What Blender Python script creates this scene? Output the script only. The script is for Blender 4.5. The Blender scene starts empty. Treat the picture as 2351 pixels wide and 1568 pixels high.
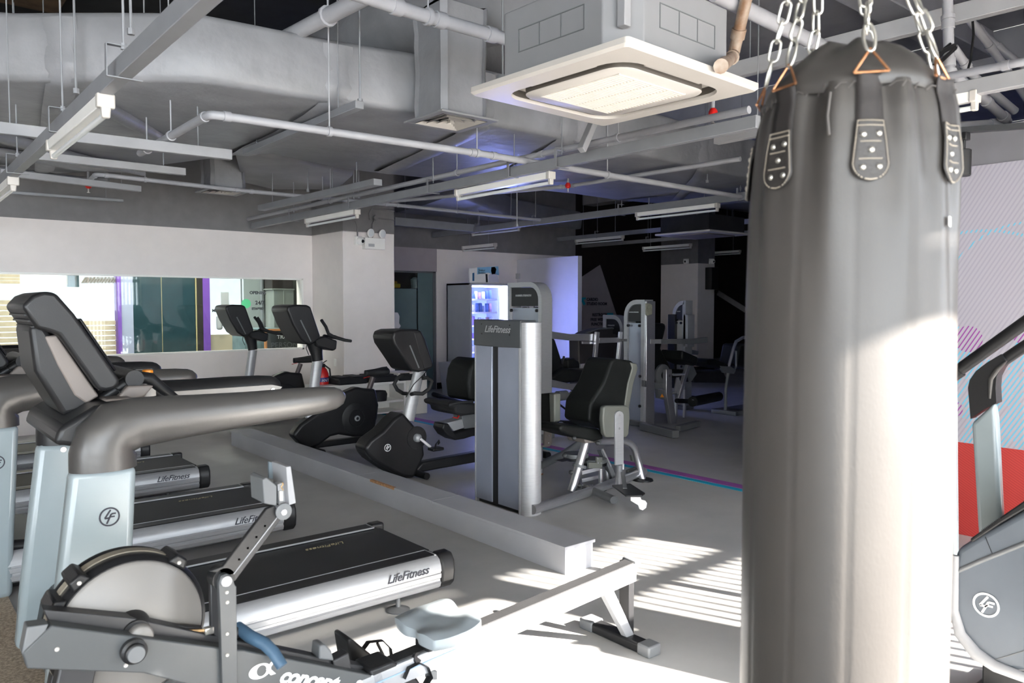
import bpy, bmesh, math, random
from mathutils import Vector, Matrix, noise
random.seed(7)
C = bpy.context.scene.collection
PI = math.pi
# ---------------------------------------------------------------- camera
F, CX, CY, H = 1768.0, 1175.5, 784.0, 1.5            # focal length in pixels of the 2351 x 1568 frame, eye height 1.5 m
_p = math.atan(84 / F); _a = math.radians(50.2)
FW = Vector((math.cos(_a) * math.cos(_p), math.sin(_a) * math.cos(_p), -math.sin(_p)))
RT = Vector((math.sin(_a), -math.cos(_a), 0)); UP = RT.cross(FW)
cd = bpy.data.cameras.new('camera'); cam = bpy.data.objects.new('camera', cd); C.objects.link(cam)
m = Matrix((RT, UP, -FW)).transposed().to_4x4(); m.translation = (0, 0, H); cam.matrix_world = m
cd.sensor_width = 36; cd.lens = F / 2351 * 36; cd.clip_start = 0.05; cd.clip_end = 200
cd.dof.use_dof = True; cd.dof.focus_distance = 6.0; cd.dof.aperture_fstop = 5.6
bpy.context.scene.camera = cam
# ---------------------------------------------------------------- world, sun, exposure
sc = bpy.context.scene
sc.view_settings.view_transform = 'Standard'; sc.view_settings.look = 'None'
sc.view_settings.gamma = 1; sc.view_settings.use_curve_mapping = False
sc.view_settings.exposure = 1.72
w = bpy.data.worlds.new('world'); sc.world = w; w.use_nodes = True
bg = w.node_tree.nodes['Background']; bg.inputs[0].default_value = (0.82, 0.91, 1.0, 1); bg.inputs[1].default_value = 4.6
sd = bpy.data.lights.new('sun', 'SUN'); sun = bpy.data.objects.new('sun', sd); C.objects.link(sun)
sd.energy = 24.0; sd.angle = math.radians(0.9); sd.color = (1, 0.94, 0.86)
SUNV = Vector((-0.36, 0.93, -0.55)).normalized()
sun.rotation_euler = SUNV.to_track_quat('-Z', 'Y').to_euler()
def portal(name, loc, sx, sz, rz):
    ld = bpy.data.lights.new(name, 'AREA'); ld.shape = 'RECTANGLE'; ld.size = sx; ld.size_y = sz
    ld.cycles.is_portal = True
    o = bpy.data.objects.new(name, ld); C.objects.link(o); o.location = loc
    o.rotation_euler = (PI / 2, 0, rz)
# ---------------------------------------------------------------- turning a pixel of the photograph into a point in the room
def ray(x, y): return FW + RT * ((x - CX) / F) - UP * ((y - CY) / F)
O = Vector((0, 0, H))
def onz(x, y, z=0.0): r = ray(x, y); return O + r * ((z - H) / r.z)
def ony(x, y, Y): r = ray(x, y); return O + r * (Y / r.y)
def onx(x, y, X): r = ray(x, y); return O + r * (X / r.x)
def ond(x, y, d): return O + ray(x, y) * d
# ---------------------------------------------------------------- materials
def M(name, col, rough=0.5, metal=0.0, var=0.0, vs=6.0, bump=0.0, bs=40.0, col2=None, emit=None, stretch=None, spec=0.5, coat=0.0):
    m = bpy.data.materials.new(name); m.use_nodes = True; nt = m.node_tree; n = nt.nodes; b = n['Principled BSDF']
    b.inputs['Base Color'].default_value = (*col, 1); b.inputs['Roughness'].default_value = rough; b.inputs['Metallic'].default_value = metal
    b.inputs['Specular IOR Level'].default_value = spec; b.inputs['Coat Weight'].default_value = coat
    tc = n.new('ShaderNodeTexCoord'); mp = n.new('ShaderNodeMapping'); nt.links.new(tc.outputs['Object'], mp.inputs[0])
    if stretch: mp.inputs['Scale'].default_value = stretch
    if var or col2:
        t = n.new('ShaderNodeTexNoise'); t.inputs['Scale'].default_value = vs; t.inputs['Detail'].default_value = 6
        nt.links.new(mp.outputs[0], t.inputs['Vector'])
        r = n.new('ShaderNodeValToRGB'); r.color_ramp.elements[0].position = 0.35; r.color_ramp.elements[1].position = 0.68
        c2 = col2 or tuple(min(1, c * (1 + var)) for c in col)
        r.color_ramp.elements[0].color = (*[c * (1 - var) for c in col], 1); r.color_ramp.elements[1].color = (*c2, 1)
        nt.links.new(t.outputs['Fac'], r.inputs[0]); nt.links.new(r.outputs[0], b.inputs['Base Color'])
    if bump:
        t2 = n.new('ShaderNodeTexNoise'); t2.inputs['Scale'].default_value = bs; t2.inputs['Detail'].default_value = 4
        nt.links.new(mp.outputs[0], t2.inputs['Vector'])
        bp = n.new('ShaderNodeBump'); bp.inputs['Strength'].default_value = bump; bp.inputs['Distance'].default_value = 0.01
        nt.links.new(t2.outputs['Fac'], bp.inputs['Height']); nt.links.new(bp.outputs[0], b.inputs['Normal'])
    if emit:
        b.inputs['Emission Color'].default_value = (*emit[:3], 1); b.inputs['Emission Strength'].default_value = emit[3]
    return m
def glassM(name, tint=(0.8, 0.9, 0.88), refl=0.12, rough=0.02):
    m = bpy.data.materials.new(name); m.use_nodes = True; nt = m.node_tree; n = nt.nodes
    n.remove(n['Principled BSDF']); out = n['Material Output']
    t = n.new('ShaderNodeBsdfTransparent'); t.inputs[0].default_value = (*tint, 1)
    g = n.new('ShaderNodeBsdfGlossy'); g.inputs['Roughness'].default_value = rough; g.inputs[0].default_value = (1, 1, 1, 1)
    fr = n.new('ShaderNodeFresnel'); fr.inputs[0].default_value = 1.5
    a = n.new('ShaderNodeMath'); a.operation = 'MULTIPLY_ADD'; a.inputs[1].default_value = 1.0 if refl > .1 else .35; a.inputs[2].default_value = refl * 0.1
    nt.links.new(fr.outputs[0], a.inputs[0])
    mx = n.new('ShaderNodeMixShader'); nt.links.new(a.outputs[0], mx.inputs[0]); nt.links.new(t.outputs[0], mx.inputs[1]); nt.links.new(g.outputs[0], mx.inputs[2])
    nt.links.new(mx.outputs[0], out.inputs[0]); return m
beige = M('wall_paint_beige', (0.78, 0.72, 0.69), 0.75, bump=0.05, bs=60, var=0.02)
greyup = M('wall_paint_grey', (0.19, 0.182, 0.182), 0.7, var=0.08, bump=0.05)
ceilgrey = M('ceiling_paint_grey', (0.36, 0.36, 0.39), 0.8, var=0.15, vs=2, bump=0.25, bs=12)
ceildark = M('ceiling_dark_paint', (0.012, 0.012, 0.014), 0.85, var=0.3, bump=0.2, bs=10)
ductM = M('duct_foil_painted_grey', (0.235, 0.235, 0.248), 0.42, 0.0, var=0.14, vs=3, bump=0.9, bs=7)
ductflat = M('duct_metal_painted_grey', (0.3, 0.3, 0.31), 0.45, 0.15, var=0.1, vs=3, bump=0.08, bs=10)
pipeM = M('pipe_painted_grey', (0.36, 0.36, 0.38), 0.45, var=0.06, bump=0.05)
trunkM = M('trunking_painted_grey', (0.24, 0.245, 0.26), 0.45, 0.1, var=0.06)
trunklt = M('channel_painted_light_grey', (0.29, 0.29, 0.30), 0.5, var=0.06)
acgrey = M('unit_body_painted_grey', (0.22, 0.22, 0.23), 0.5, var=0.03)
white = M('white_plastic', (0.85, 0.83, 0.79), 0.35, var=0.02)
cream = M('cream_plastic', (0.50, 0.47, 0.435), 0.4, var=0.02)
tubew = M('lamp_tube_glass', (0.75, 0.77, 0.77), 0.2, var=0.02)
blk = M('black_plastic', (0.011, 0.011, 0.012), 0.40, spec=0.35, var=0.2, bump=0.06, bs=160)
blksoft = M('black_rubber', (0.011, 0.011, 0.012), 0.7, var=0.2, bump=0.1, bs=200)
dgrey = M('dark_grey_plastic', (0.014, 0.014, 0.015), 0.38, spec=0.35, var=0.1, bump=0.04, bs=200)
mgrey = M('mid_grey_plastic', (0.12, 0.125, 0.13), 0.45, var=0.06)
silver = M('silver_paint', (0.36, 0.365, 0.375), 0.38, 0.3, var=0.04, vs=14, stretch=(1, 1, 8))
silverd = M('silver_brushed_metal', (0.50, 0.50, 0.52), 0.3, 0.8, var=0.06, vs=20, stretch=(1, 1, 12))
chrome = M('chrome', (0.62, 0.62, 0.64), 0.25, 0.6)
armM = M('handrail_grey_plastic', (0.068, 0.064, 0.061), 0.34, 0.25, var=0.08, vs=3, bump=0.05, bs=40)
palecol = M('pale_blue_grey_panel', (0.245, 0.285, 0.30), 0.22, 0.0, var=0.03)
taupe = M('taupe_plastic', (0.17, 0.145, 0.13), 0.5, var=0.03)
belt = M('treadmill_belt', (0.02, 0.02, 0.021), 0.55, var=0.25, vs=3, bump=0.1, bs=300)
upho = M('black_vinyl_upholstery', (0.008, 0.009, 0.0085), 0.5, spec=0.22, bump=0.15, bs=120, var=0.2)
ughback = M('pad_shell_olive_grey', (0.11, 0.115, 0.10), 0.5, var=0.06)
red = M('red_paint', (0.6, 0.015, 0.012), 0.35, var=0.08)
orange = M('orange_plastic', (0.9, 0.3, 0.02), 0.4, var=0.05)
copper = M('copper_rusty_steel', (0.55, 0.27, 0.14), 0.35, 0.9, var=0.3, vs=40)
rope = M('chain_brass', (0.55, 0.36, 0.18), 0.4, 0.5, var=0.3, vs=60)
leather = M('black_leather_vinyl', (0.060, 0.054, 0.050), 0.42, var=0.25, vs=2.2, bump=0.04, bs=260, stretch=(1, 1, 0.4))
leather2 = M('strap_webbing', (0.022, 0.018, 0.017), 0.7, bump=0.15, bs=400, var=0.15)
patchM = M('patch_leather', (0.032, 0.028, 0.026), 0.5, bump=0.2, bs=220, var=0.2)
thread = M('cream_thread', (0.6, 0.52, 0.42), 0.8, var=0.1)
zinc = M('zinc_chain', (0.62, 0.60, 0.55), 0.3, 0.85, var=0.15, vs=50, bump=0.1)
woodM = M('kerb_painted_grey', (0.40, 0.405, 0.43), 0.55, var=0.06, vs=2, bump=0.05)
rawwood = M('bare_chipboard', (0.42, 0.22, 0.10), 0.8, var=0.3, vs=60)
seatM = M('rower_seat_grey_rubber', (0.30, 0.335, 0.355), 0.5, var=0.04)
blueM = M('handle_blue_rubber', (0.05, 0.10, 0.16), 0.5, var=0.15, bump=0.1)
bluebright = M('blue_plastic', (0.03, 0.06, 0.4), 0.4, var=0.1)
discM = M('flywheel_guard_grey', (0.175, 0.165, 0.155), 0.42, 0.0, var=0.05, vs=3)
rowgrey = M('rower_frame_grey', (0.058, 0.062, 0.065), 0.45, 0.0, var=0.05)
blackframe = M('black_powder_coat', (0.02, 0.02, 0.022), 0.45, var=0.1)
wgrey = M('vending_side_grey', (0.42, 0.42, 0.43), 0.35, var=0.03)
purple = M('purple_paint', (0.16, 0.06, 0.36), 0.5, var=0.05)
orangewood = M('orange_wood_frame', (0.5, 0.2, 0.06), 0.5, var=0.15, vs=20)
tealg = M('dark_teal_panel', (0.02, 0.045, 0.055), 0.12, var=0.1)
lav = M('lavender_wall', (0.32, 0.34, 0.46), 0.6, var=0.04)
tan = M('tan_blind_slat', (0.52, 0.42, 0.3), 0.6, var=0.08, vs=14)
whitewall = M('white_wall_paint', (0.75, 0.72, 0.66), 0.7, var=0.03)
darkbrown = M('dark_brown_wall', (0.018, 0.013, 0.011), 0.75, var=0.2)
signwhite = M('sign_white_panel', (0.42, 0.38, 0.41), 0.6, var=0.03)
textblk = M('dark_lettering', (0.02, 0.02, 0.03), 0.6)
textwht = M('white_lettering', (0.8, 0.8, 0.8), 0.5)
texttan = M('tan_lettering', (0.45, 0.38, 0.2), 0.5)
cyan = M('cyan_print', (0.0, 0.36, 0.55), 0.6, var=0.04)
green = M('green_sticker', (0.1, 0.5, 0.25), 0.5)
violet = M('violet_print', (0.30, 0.08, 0.33), 0.6, var=0.04)
frost = M('frosted_teal_glass', (0.13, 0.19, 0.19), 0.25, var=0.04)
glassclear = glassM('clear_window_glass', (0.88, 0.94, 0.93), 0.06)
smoke = glassM('smoked_acrylic', (0.5, 0.52, 0.6), 0.2, 0.05)
vpanel = M('tower_shroud_blue_grey', (0.33, 0.36, 0.44), 0.22, 0.35, var=0.12, vs=1.2)
# ---------------------------------------------------------------- mesh helpers
class MB:
    def __init__(s): s.v = []; s.f = []
    def add(s, vs, fs):
        n = len(s.v); s.v += [Vector(v) for v in vs]; s.f += [tuple(i + n for i in f) for f in fs]; return s
    def box(s, a, b):
        x0, y0, z0 = a; x1, y1, z1 = b
        return s.add([(x0, y0, z0), (x1, y0, z0), (x1, y1, z0), (x0, y1, z0), (x0, y0, z1), (x1, y0, z1), (x1, y1, z1), (x0, y1, z1)],
                     [(0, 3, 2, 1), (4, 5, 6, 7), (0, 1, 5, 4), (1, 2, 6, 5), (2, 3, 7, 6), (3, 0, 4, 7)])
    def bar(s, p, q, w, h, up=(0, 0, 1)):
        p = Vector(p); q = Vector(q); d = (q - p).normalized(); u = Vector(up)
        if abs(d.dot(u)) > 0.99: u = Vector((1, 0, 0))
        r = d.cross(u).normalized(); u = r.cross(d).normalized()
        vs = [c + r * i * w / 2 + u * j * h / 2 for c in (p, q) for i, j in ((-1, -1), (1, -1), (1, 1), (-1, 1))]
        return s.add(vs, [(0, 1, 2, 3), (7, 6, 5, 4), (0, 4, 5, 1), (1, 5, 6, 2), (2, 6, 7, 3), (3, 7, 4, 0)])
    def tube(s, pts, r, n=10, cap=True, sq=None):
        pts = [Vector(p) for p in pts]; k = len(pts); rr = r if isinstance(r, (list, tuple)) else [r] * k
        ref = None; rings = []
        for i, p in enumerate(pts):
            d = ((pts[min(i + 1, k - 1)] - pts[max(i - 1, 0)])).normalized()
            if ref is None:
                ref = Vector((0, 0, 1)) if abs(d.z) < 0.9 else Vector((1, 0, 0))
            a = d.cross(ref).normalized(); b = a.cross(d).normalized(); ref = b
            sx, sy = sq if sq else (1, 1)
            rings.append([p + a * math.cos(2 * PI * j / n) * rr[i] * sx + b * math.sin(2 * PI * j / n) * rr[i] * sy for j in range(n)])
        vs = [v for rg in rings for v in rg]; fs = []
        for i in range(k - 1):
            for j in range(n):
                fs.append((i * n + j, i * n + (j + 1) % n, (i + 1) * n + (j + 1) % n, (i + 1) * n + j))
        if cap: fs += [tuple(range(n))[::-1], tuple((k - 1) * n + j for j in range(n))]
        return s.add(vs, fs)
    def lathe(s, c, axis, prof, n=24):       # prof: (distance along axis, radius)
        c = Vector(c); d = Vector(axis).normalized(); ref = Vector((0, 0, 1)) if abs(d.z) < 0.9 else Vector((1, 0, 0))
        a = d.cross(ref).normalized(); b = a.cross(d)
        vs = [c + d * h + (a * math.cos(2 * PI * j / n) + b * math.sin(2 * PI * j / n)) * r for h, r in prof for j in range(n)]
        k = len(prof)
        fs = [(i * n + j, i * n + (j + 1) % n, (i + 1) * n + (j + 1) % n, (i + 1) * n + j) for i in range(k - 1) for j in range(n)]
        fs += [tuple(range(n))[::-1], tuple((k - 1) * n + j for j in range(n))]
        return s.add(vs, fs)
    def prism(s, poly, vec):
        poly = [Vector(p) for p in poly]; vec = Vector(vec); n = len(poly)
        return s.add(poly + [p + vec for p in poly], [tuple(range(n)), tuple(range(2 * n - 1, n - 1, -1))] + [(i, i + n, (i + 1) % n + n, (i + 1) % n) for i in range(n)])
    def py(s, px, Y, th):                    # outline of photo pixels lying in the upright plane y = Y, given thickness
        return s.prism([ony(x, y, Y) for x, y in px], (0, th, 0))
    def px(s, px, X, th):
        return s.prism([onx(x, y, X) for x, y in px], (th, 0, 0))
def empty(name, loc, label, cat, group=None):
    o = bpy.data.objects.new(name, None); C.objects.link(o); o.location = loc; o.empty_display_size = 0.1
    o['label'] = label; o['category'] = cat
    if group: o['group'] = group
    return o
def worldloc(o):
    v = Vector(o.location)
    while o.parent: o = o.parent; v += Vector(o.location)
    return v
def obj(name, mb, mat, parent=None, bevel=0, seg=2, smooth=35, label=None, kind=None, sub=0):
    me = bpy.data.meshes.new(name); org = worldloc(parent) if parent else Vector((0, 0, 0))
    me.from_pydata([v - org for v in mb.v], [], mb.f); me.update()
    b = bmesh.new(); b.from_mesh(me); bmesh.ops.recalc_face_normals(b, faces=b.faces); b.to_mesh(me); b.free()
    me.materials.append(mat)
    o = bpy.data.objects.new(name, me); C.objects.link(o)
    if parent: o.parent = parent
    if bevel:
        md = o.modifiers.new('bevel', 'BEVEL'); md.width = bevel; md.segments = seg; md.limit_method = 'ANGLE'; md.angle_limit = math.radians(30); md.harden_normals = False
    if sub:
        md = o.modifiers.new('sub', 'SUBSURF'); md.levels = sub; md.render_levels = sub
    for p in me.polygons: p.use_smooth = True
    if not sub: me.set_sharp_from_angle(angle=math.radians(smooth))
    if label: o['label'] = label
    if kind: o['kind'] = kind
    return o
def struct(name, mb, mat, parent=None, **k):
    o = obj(name, mb, mat, parent, **k)
    if not parent: o['kind'] = 'structure'
    return o
def solo(name, mb, mat, label, cat, group=None, **k):
    # a thing that is one mesh: its origin sits at its lowest point
    v0 = mb.v; c = Vector((sum(v.x for v in v0) / len(v0), sum(v.y for v in v0) / len(v0), min(v.z for v in v0)))
    mb.v = [v - c for v in v0]; o = obj(name, mb, mat, None, **k); o.location = c
    o['label'] = label; o['category'] = cat
    if group: o['group'] = group
    return o
def text(name, body, size, loc, right, up, mat, parent=None, shear=0.0, depth=0.0008, align='LEFT', space=1.0, sx=1.0, bold=0.0):
    cu = bpy.data.curves.new(name, 'FONT'); cu.body = body; cu.size = size; cu.shear = shear; cu.extrude = depth
    cu.align_x = align; cu.space_character = space; cu.offset = bold; cu.resolution_u = 3
    o = bpy.data.objects.new(name, cu); C.objects.link(o); cu.materials.append(mat)
    r = Vector(right).normalized(); u = Vector(up).normalized(); n = r.cross(u).normalized(); u = n.cross(r)
    mm = Matrix((r * sx, u, n)).transposed().to_4x4(); mm.translation = Vector(loc) - (worldloc(parent) if parent else Vector((0, 0, 0)))
    me = bpy.data.meshes.new_from_object(o); bpy.data.objects.remove(o)   # letters become a plain mesh
    o = bpy.data.objects.new(name, me); C.objects.link(o)
    if parent: o.parent = parent
    o.matrix_local = mm
    return o
def dup(o, shift=(0, 0, 0), parent=None, label=None, group=None):
    c = o.copy(); C.objects.link(c)
    if parent is None:
        c.location = Vector(o.location) + Vector(shift)
        if label: c['label'] = label
        if group: c['group'] = group
    else: c.parent = parent
    for ch in list(o.children): dup(ch, parent=c)
    return c
def emblem(c, right, up, r, mat, parent, name='emblem'):      # ring with the two linked strokes, flat print
    c = Vector(c); R = Vector(right).normalized(); U = Vector(up).normalized(); N = R.cross(U).normalized()
    mb = MB(); n = 28; vs = []
    for k, (rad, h) in enumerate(((r, 0), (r, .0012), (r * .84, .0012), (r * .84, 0))):
        vs += [c + R * math.cos(2 * PI * j / n) * rad + U * math.sin(2 * PI * j / n) * rad + N * h for j in range(n)]
    mb.add(vs, [(k * n + j, k * n + (j + 1) % n, (k + 1) * n + (j + 1) % n, (k + 1) * n + j) for k in range(3) for j in range(n)])
    def stroke(pts, w):
        for p, q in zip(pts, pts[1:]):
            P = c + R * p[0] * r + U * p[1] * r + N * .0006; Q = c + R * q[0] * r + U * q[1] * r + N * .0006
            mb.bar(P, Q, w * r, .0012, up=N)
    stroke([(0.12, 0.72), (-0.45, -0.12), (0.02, -0.12)], .17)
    stroke([(0.62, 0.28), (0.18, 0.28), (-0.28, -0.7)], .17); stroke([(0.0, -0.02), (0.5, -0.02)], .15)
    return obj(name, mb, mat, parent)
X3, Y3, Z3 = Vector((1, 0, 0)), Vector((0, 1, 0)), Vector((0, 0, 1))
def arc(c, r, a0, a1, n, ax='xz'):
    out = []
    for i in range(n + 1):
        t = math.radians(a0 + (a1 - a0) * i / n); u, v = math.cos(t) * r, math.sin(t) * r
        out.append(Vector((c[0] + u, c[1], c[2] + v)) if ax == 'xz' else Vector((c[0], c[1] + u, c[2] + v)) if ax == 'yz' else Vector((c[0] + u, c[1] + v, c[2])))
    return out
# ================================================================ THE ROOM
YN, YB, XM = 10.34, 11.4, 5.44           # mirror-window wall, back wall, mural wall
# floor: grey vinyl with worn sheen
fm = bpy.data.materials.new('floor_vinyl_grey'); fm.use_nodes = True; nt = fm.node_tree; n = nt.nodes; b = n['Principled BSDF']
tc = n.new('ShaderNodeTexCoord'); t1 = n.new('ShaderNodeTexNoise'); t1.inputs['Scale'].default_value = 0.9; t1.inputs['Detail'].default_value = 9; t1.inputs['Roughness'].default_value = .6
nt.links.new(tc.outputs['Object'], t1.inputs[0]); r = n.new('ShaderNodeValToRGB'); r.color_ramp.elements[0].position = .3; r.color_ramp.elements[1].position = .72
r.color_ramp.elements[0].color = (.34, .34, .335, 1); r.color_ramp.elements[1].color = (.50, .49, .475, 1)
nt.links.new(t1.outputs['Fac'], r.inputs[0]); nt.links.new(r.outputs[0], b.inputs['Base Color'])
t2 = n.new('ShaderNodeTexNoise'); t2.inputs['Scale'].default_value = 3; t2.inputs['Detail'].default_value = 5; nt.links.new(tc.outputs['Object'], t2.inputs[0])
r2 = n.new('ShaderNodeMapRange'); r2.inputs['To Min'].default_value = .32; r2.inputs['To Max'].default_value = .55; nt.links.new(t2.outputs['Fac'], r2.inputs['Value']); nt.links.new(r2.outputs[0], b.inputs['Roughness'])
b.inputs['Specular IOR Level'].default_value = .4
struct('floor', MB().box((-8.2, -1, -.2), (22, 16, 0)), fm)
struct('ceiling', MB().box((4.4, -1, 4.2), (22, 16, 4.4)), ceilgrey)
struct('ceiling', MB().box((-8.2, -1, 4.2), (4.4, 16, 4.4)), ceildark)
for (a, bb) in (((4.4, -0.8, 3.85), (4.75, 16, 4.2)), ((8.6, -0.8, 3.85), (8.95, 16, 4.2)), ((13, -0.8, 3.85), (13.4, 16, 4.2))):
    struct('ceiling_beam', MB().box(a, bb), ceilgrey, bevel=.01)
for yy in (2.9, 8.0):
    struct('ceiling_beam', MB().box((4.75, yy, 3.95), (22, yy + .3, 4.2)), ceilgrey, bevel=.01)
# mirror-window wall (opening X 0.2..4.72, Z .885..1.865)
wl = MB().box((-8.2, YN, 0), (4.9, YN + .16, .885)).box((-8.2, YN, 1.865), (4.9, YN + .16, 2.487)).box((-8.2, YN, .885), (-.6, YN + .16, 1.865)).box((4.72, YN, .885), (4.9, YN + .16, 1.865))
struct('wall_left', wl, beige)
struct('wall_left', MB().box((-8.2, YN, 2.487), (4.9, YN + .16, 4.2)), greyup)
wf = MB()
for a, bb in (((-.6, YN - .02, 1.85), (4.74, YN + .02, 1.875)), ((-.6, YN - .02, .872), (4.74, YN + .03, .897)), ((4.715, YN - .02, .872), (4.742, YN + .02, 1.875))): wf.box(a, bb)
win = struct('window_1', wf, white, bevel=.003)
struct('pane', MB().box((-.6, YN + .04, .89), (2.02, YN + .05, 1.86)), glassclear, win); struct('pane', MB().box((2.03, YN + .04, .89), (4.72, YN + .05, 1.86)), glassclear, win)
# pillar by the bikes
struct('pillar_left', MB().box((4.888, 9.4, 0), (5.681, 10.6, 2.492)), beige, bevel=.008)
struct('pillar_left', MB().box((4.888, 9.4, 2.492), (5.681, 10.6, 4.2)), greyup)
# back wall with glass door
struct('wall_back', MB().box((5.6, YB, 2.09), (7.75, YB + .15, 2.49)).box((7.75, YB, 0), (11.2, YB + .15, 2.49)), beige)
struct('wall_back', MB().box((5.6, YB, 2.49), (11.2, YB + .15, 4.2)), greyup)
struct('trim_1', MB().box((5.6, YB - .03, 2.09), (7.74, YB + .0, 2.49)), M('header_paint_mauve', (.36, .32, .335), .7, var=.03))
struct('baseboard_back', MB().box((7.75, YB - .015, 0), (11.2, YB, .11)), blk)
dr = struct('door_1', MB().box((7.69, YB + .02, 0), (7.75, YB + .08, 2.09)).box((5.6, YB + .02, 2.06), (7.75, YB + .08, 2.09)), mgrey)
struct('pane', MB().box((5.62, YB + .04, .02), (7.36, YB + .055, 1.78)), frost, dr, label='frosted lower glass of the door')
struct('pane', MB().box((5.62, YB + .04, 1.78), (7.36, YB + .055, 2.06)), glassclear, dr, label='clear upper glass of the door')
struct('pane', MB().box((7.38, YB + .03, .02), (7.69, YB + .045, 2.06)), frost, dr, label='frosted side panel of the door')
# store behind the door: dark, with a shelf and two boxes
struct('wall_store', MB().box((5.6, 13.2, 0), (9, 13.3, 4.2)).box((8.9, 11.55, 0), (9, 13.3, 4.2)), M('store_wall', (.10, .06, .035), .7, var=.2))
# free-standing partition, sign wall, far pillar, far walls
struct('wall_partition', MB().box((9.62, 9.73, 0), (9.72, 11.4, 2.365)), M('partition_white', (.60, .58, .6), .6, var=.02))
sw = struct('wall_sign', MB().box((9.9, 13.0, 0), (22, 13.1, 4.2)), darkbrown)
apx = [ony(x, y, 12.985) for x, y in ((1290, 666), (1378, 608), (1416, 724), (1470, 900), (1290, 900))]
struct('sign_panel', MB().prism(apx, (0, .014, 0)), signwhite, sw, label='white angular direction panel')
def signtext(body, x, y, s, al='LEFT'):
    p = ony(x, y, 12.98); text('lettering', body, s, p, X3, Z3, textblk, sw, align=al, space=1.05, bold=.003, depth=.002)
signtext('CARDIO', 1347, 690.5, .098); signtext('STUDIO ROOM', 1347, 700.5, .098)
signtext('RESTROOMS', 1360, 726, .098); signtext('FREE WEIGHTS', 1356, 737, .098); signtext('FUNCTIONAL', 1357.5, 747.5, .098)
ar = [ony(x, y, 12.975) for x, y in ((1331, 683), (1345, 683), (1345, 687.5), (1339.5, 687.5), (1344.5, 698), (1340.5, 701), (1335, 690.5), (1335, 701), (1331, 701))]
struct('arrow_print', MB().prism(ar, (0, .006, 0)), cyan, sw)
ar = [ony(x + 63, y + 36, 12.975) for x, y in ((1331, 683), (1345, 683), (1345, 687.5), (1339.5, 687.5), (1344.5, 698), (1340.5, 701), (1335, 690.5), (1335, 701), (1331, 701))]
struct('arrow_print', MB().prism(ar, (0, .006, 0)), cyan, sw)
struct('pillar_far', MB().box((14.37, 10.7, 0), (15.0, 11.76, 2.44)), beige, bevel=.008)
struct('pillar_far', MB().box((14.37, 10.7, 2.44), (15.0, 11.76, 4.2)), greyup)
struct('baseboard_far', MB().box((14.355, 10.685, 0), (15.015, 11.76, .1)), blk)
struct('wall_far', MB().box((21.8, -1, 0), (22, 16, 4.2)), darkbrown)
# far right: sloping pale brace against the dark wall
struct('trim_2', MB().bar(onx(1648, 672, 18), onx(1712, 712, 18), .02, .14, up=(0, 0, 1)), M('brace_grey', (.35, .33, .33), .6, var=.05))
# west wall and the enclosing wall behind the mirror wall
struct('wall_west', MB().box((-8.2, -1, 0), (-8, 16, 4.2)), beige)
struct('wall_reception', MB().box((-3.2, 14.6, 0), (1.0, 14.75, 4.2)), whitewall)
struct('wall_reception', MB().box((5.55, 10.6, 0), (5.62, 14.75, 4.2)), M('reception_side_olive', (.12, .13, .11), .7, var=.05))
struct('wall_reception', MB().box((-3.2, 14.6, 3.0), (6, 14.75, 4.2)), whitewall)
# mural wall
mm_ = bpy.data.materials.new('mural_print'); mm_.use_nodes = True; nt = mm_.node_tree; n = nt.nodes; b = n['Principled BSDF']; b.inputs['Roughness'].default_value = .55
tc = n.new('ShaderNodeTexCoord'); sx_ = n.new('ShaderNodeSeparateXYZ'); nt.links.new(tc.outputs['Object'], sx_.inputs[0])
def mth(op, a, bb=None, c=None):
    q = n.new('ShaderNodeMath'); q.operation = op
    for i, v in enumerate((a, bb, c)):
        if v is None: continue
        if isinstance(v, (int, float)): q.inputs[i].default_value = v
        else: nt.links.new(v, q.inputs[i])
    return q.outputs[0]
yy, zz = sx_.outputs[1], sx_.outputs[2]
u = mth('ADD', mth('MULTIPLY', yy, math.sin(math.radians(59))), mth('MULTIPLY', zz, math.cos(math.radians(59))))     # across the slanted stripes
v = mth('ADD', mth('MULTIPLY', yy, -math.cos(math.radians(59))), mth('MULTIPLY', zz, math.sin(math.radians(59))))    # along them
fr = mth('FRACT', mth('MULTIPLY', u, 1 / .024)); idx = mth('FLOOR', mth('MULTIPLY', u, 1 / .024))
line = mth('LESS_THAN', fr, .30); lineth = mth('LESS_THAN', fr, .42)
wn = n.new('ShaderNodeTexWhiteNoise'); wn.noise_dimensions = '1D'; nt.links.new(idx, wn.inputs['W'])
dash = mth('GREATER_THAN', mth('SINE', mth('ADD', mth('MULTIPLY', v, 13), mth('MULTIPLY', wn.outputs[0], 5))), -.75)
def circ(y0, z0, r0, r1=0):
    d = mth('SQRT', mth('ADD', mth('POWER', mth('SUBTRACT', yy, y0), 2), mth('POWER', mth('SUBTRACT', zz, z0), 2)))
    c = mth('LESS_THAN', d, r0)
    return mth('MULTIPLY', c, mth('GREATER_THAN', d, r1)) if r1 else c
def mx(a, bb): return mth('MAXIMUM', a, bb)
blue = mth('MULTIPLY', mth('MULTIPLY', line, dash), mx(mx(circ(2.16, 1.02, .38), circ(1.45, .9, .33)), circ(1.78, .75, .22)))
blue = mx(blue, mth('MULTIPLY', line, circ(1.62, 1.55, .46, .445)))
blue = mx(blue, mth('MULTIPLY', line, mx(circ(1.5, 1.24, .17), circ(1.9, 1.2, .78, .762))))
pur = mth('MULTIPLY', line, mx(circ(1.93, 1.28, .085), mx(circ(1.62, 1.33, .07), circ(2.0, .82, .05))))
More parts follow.
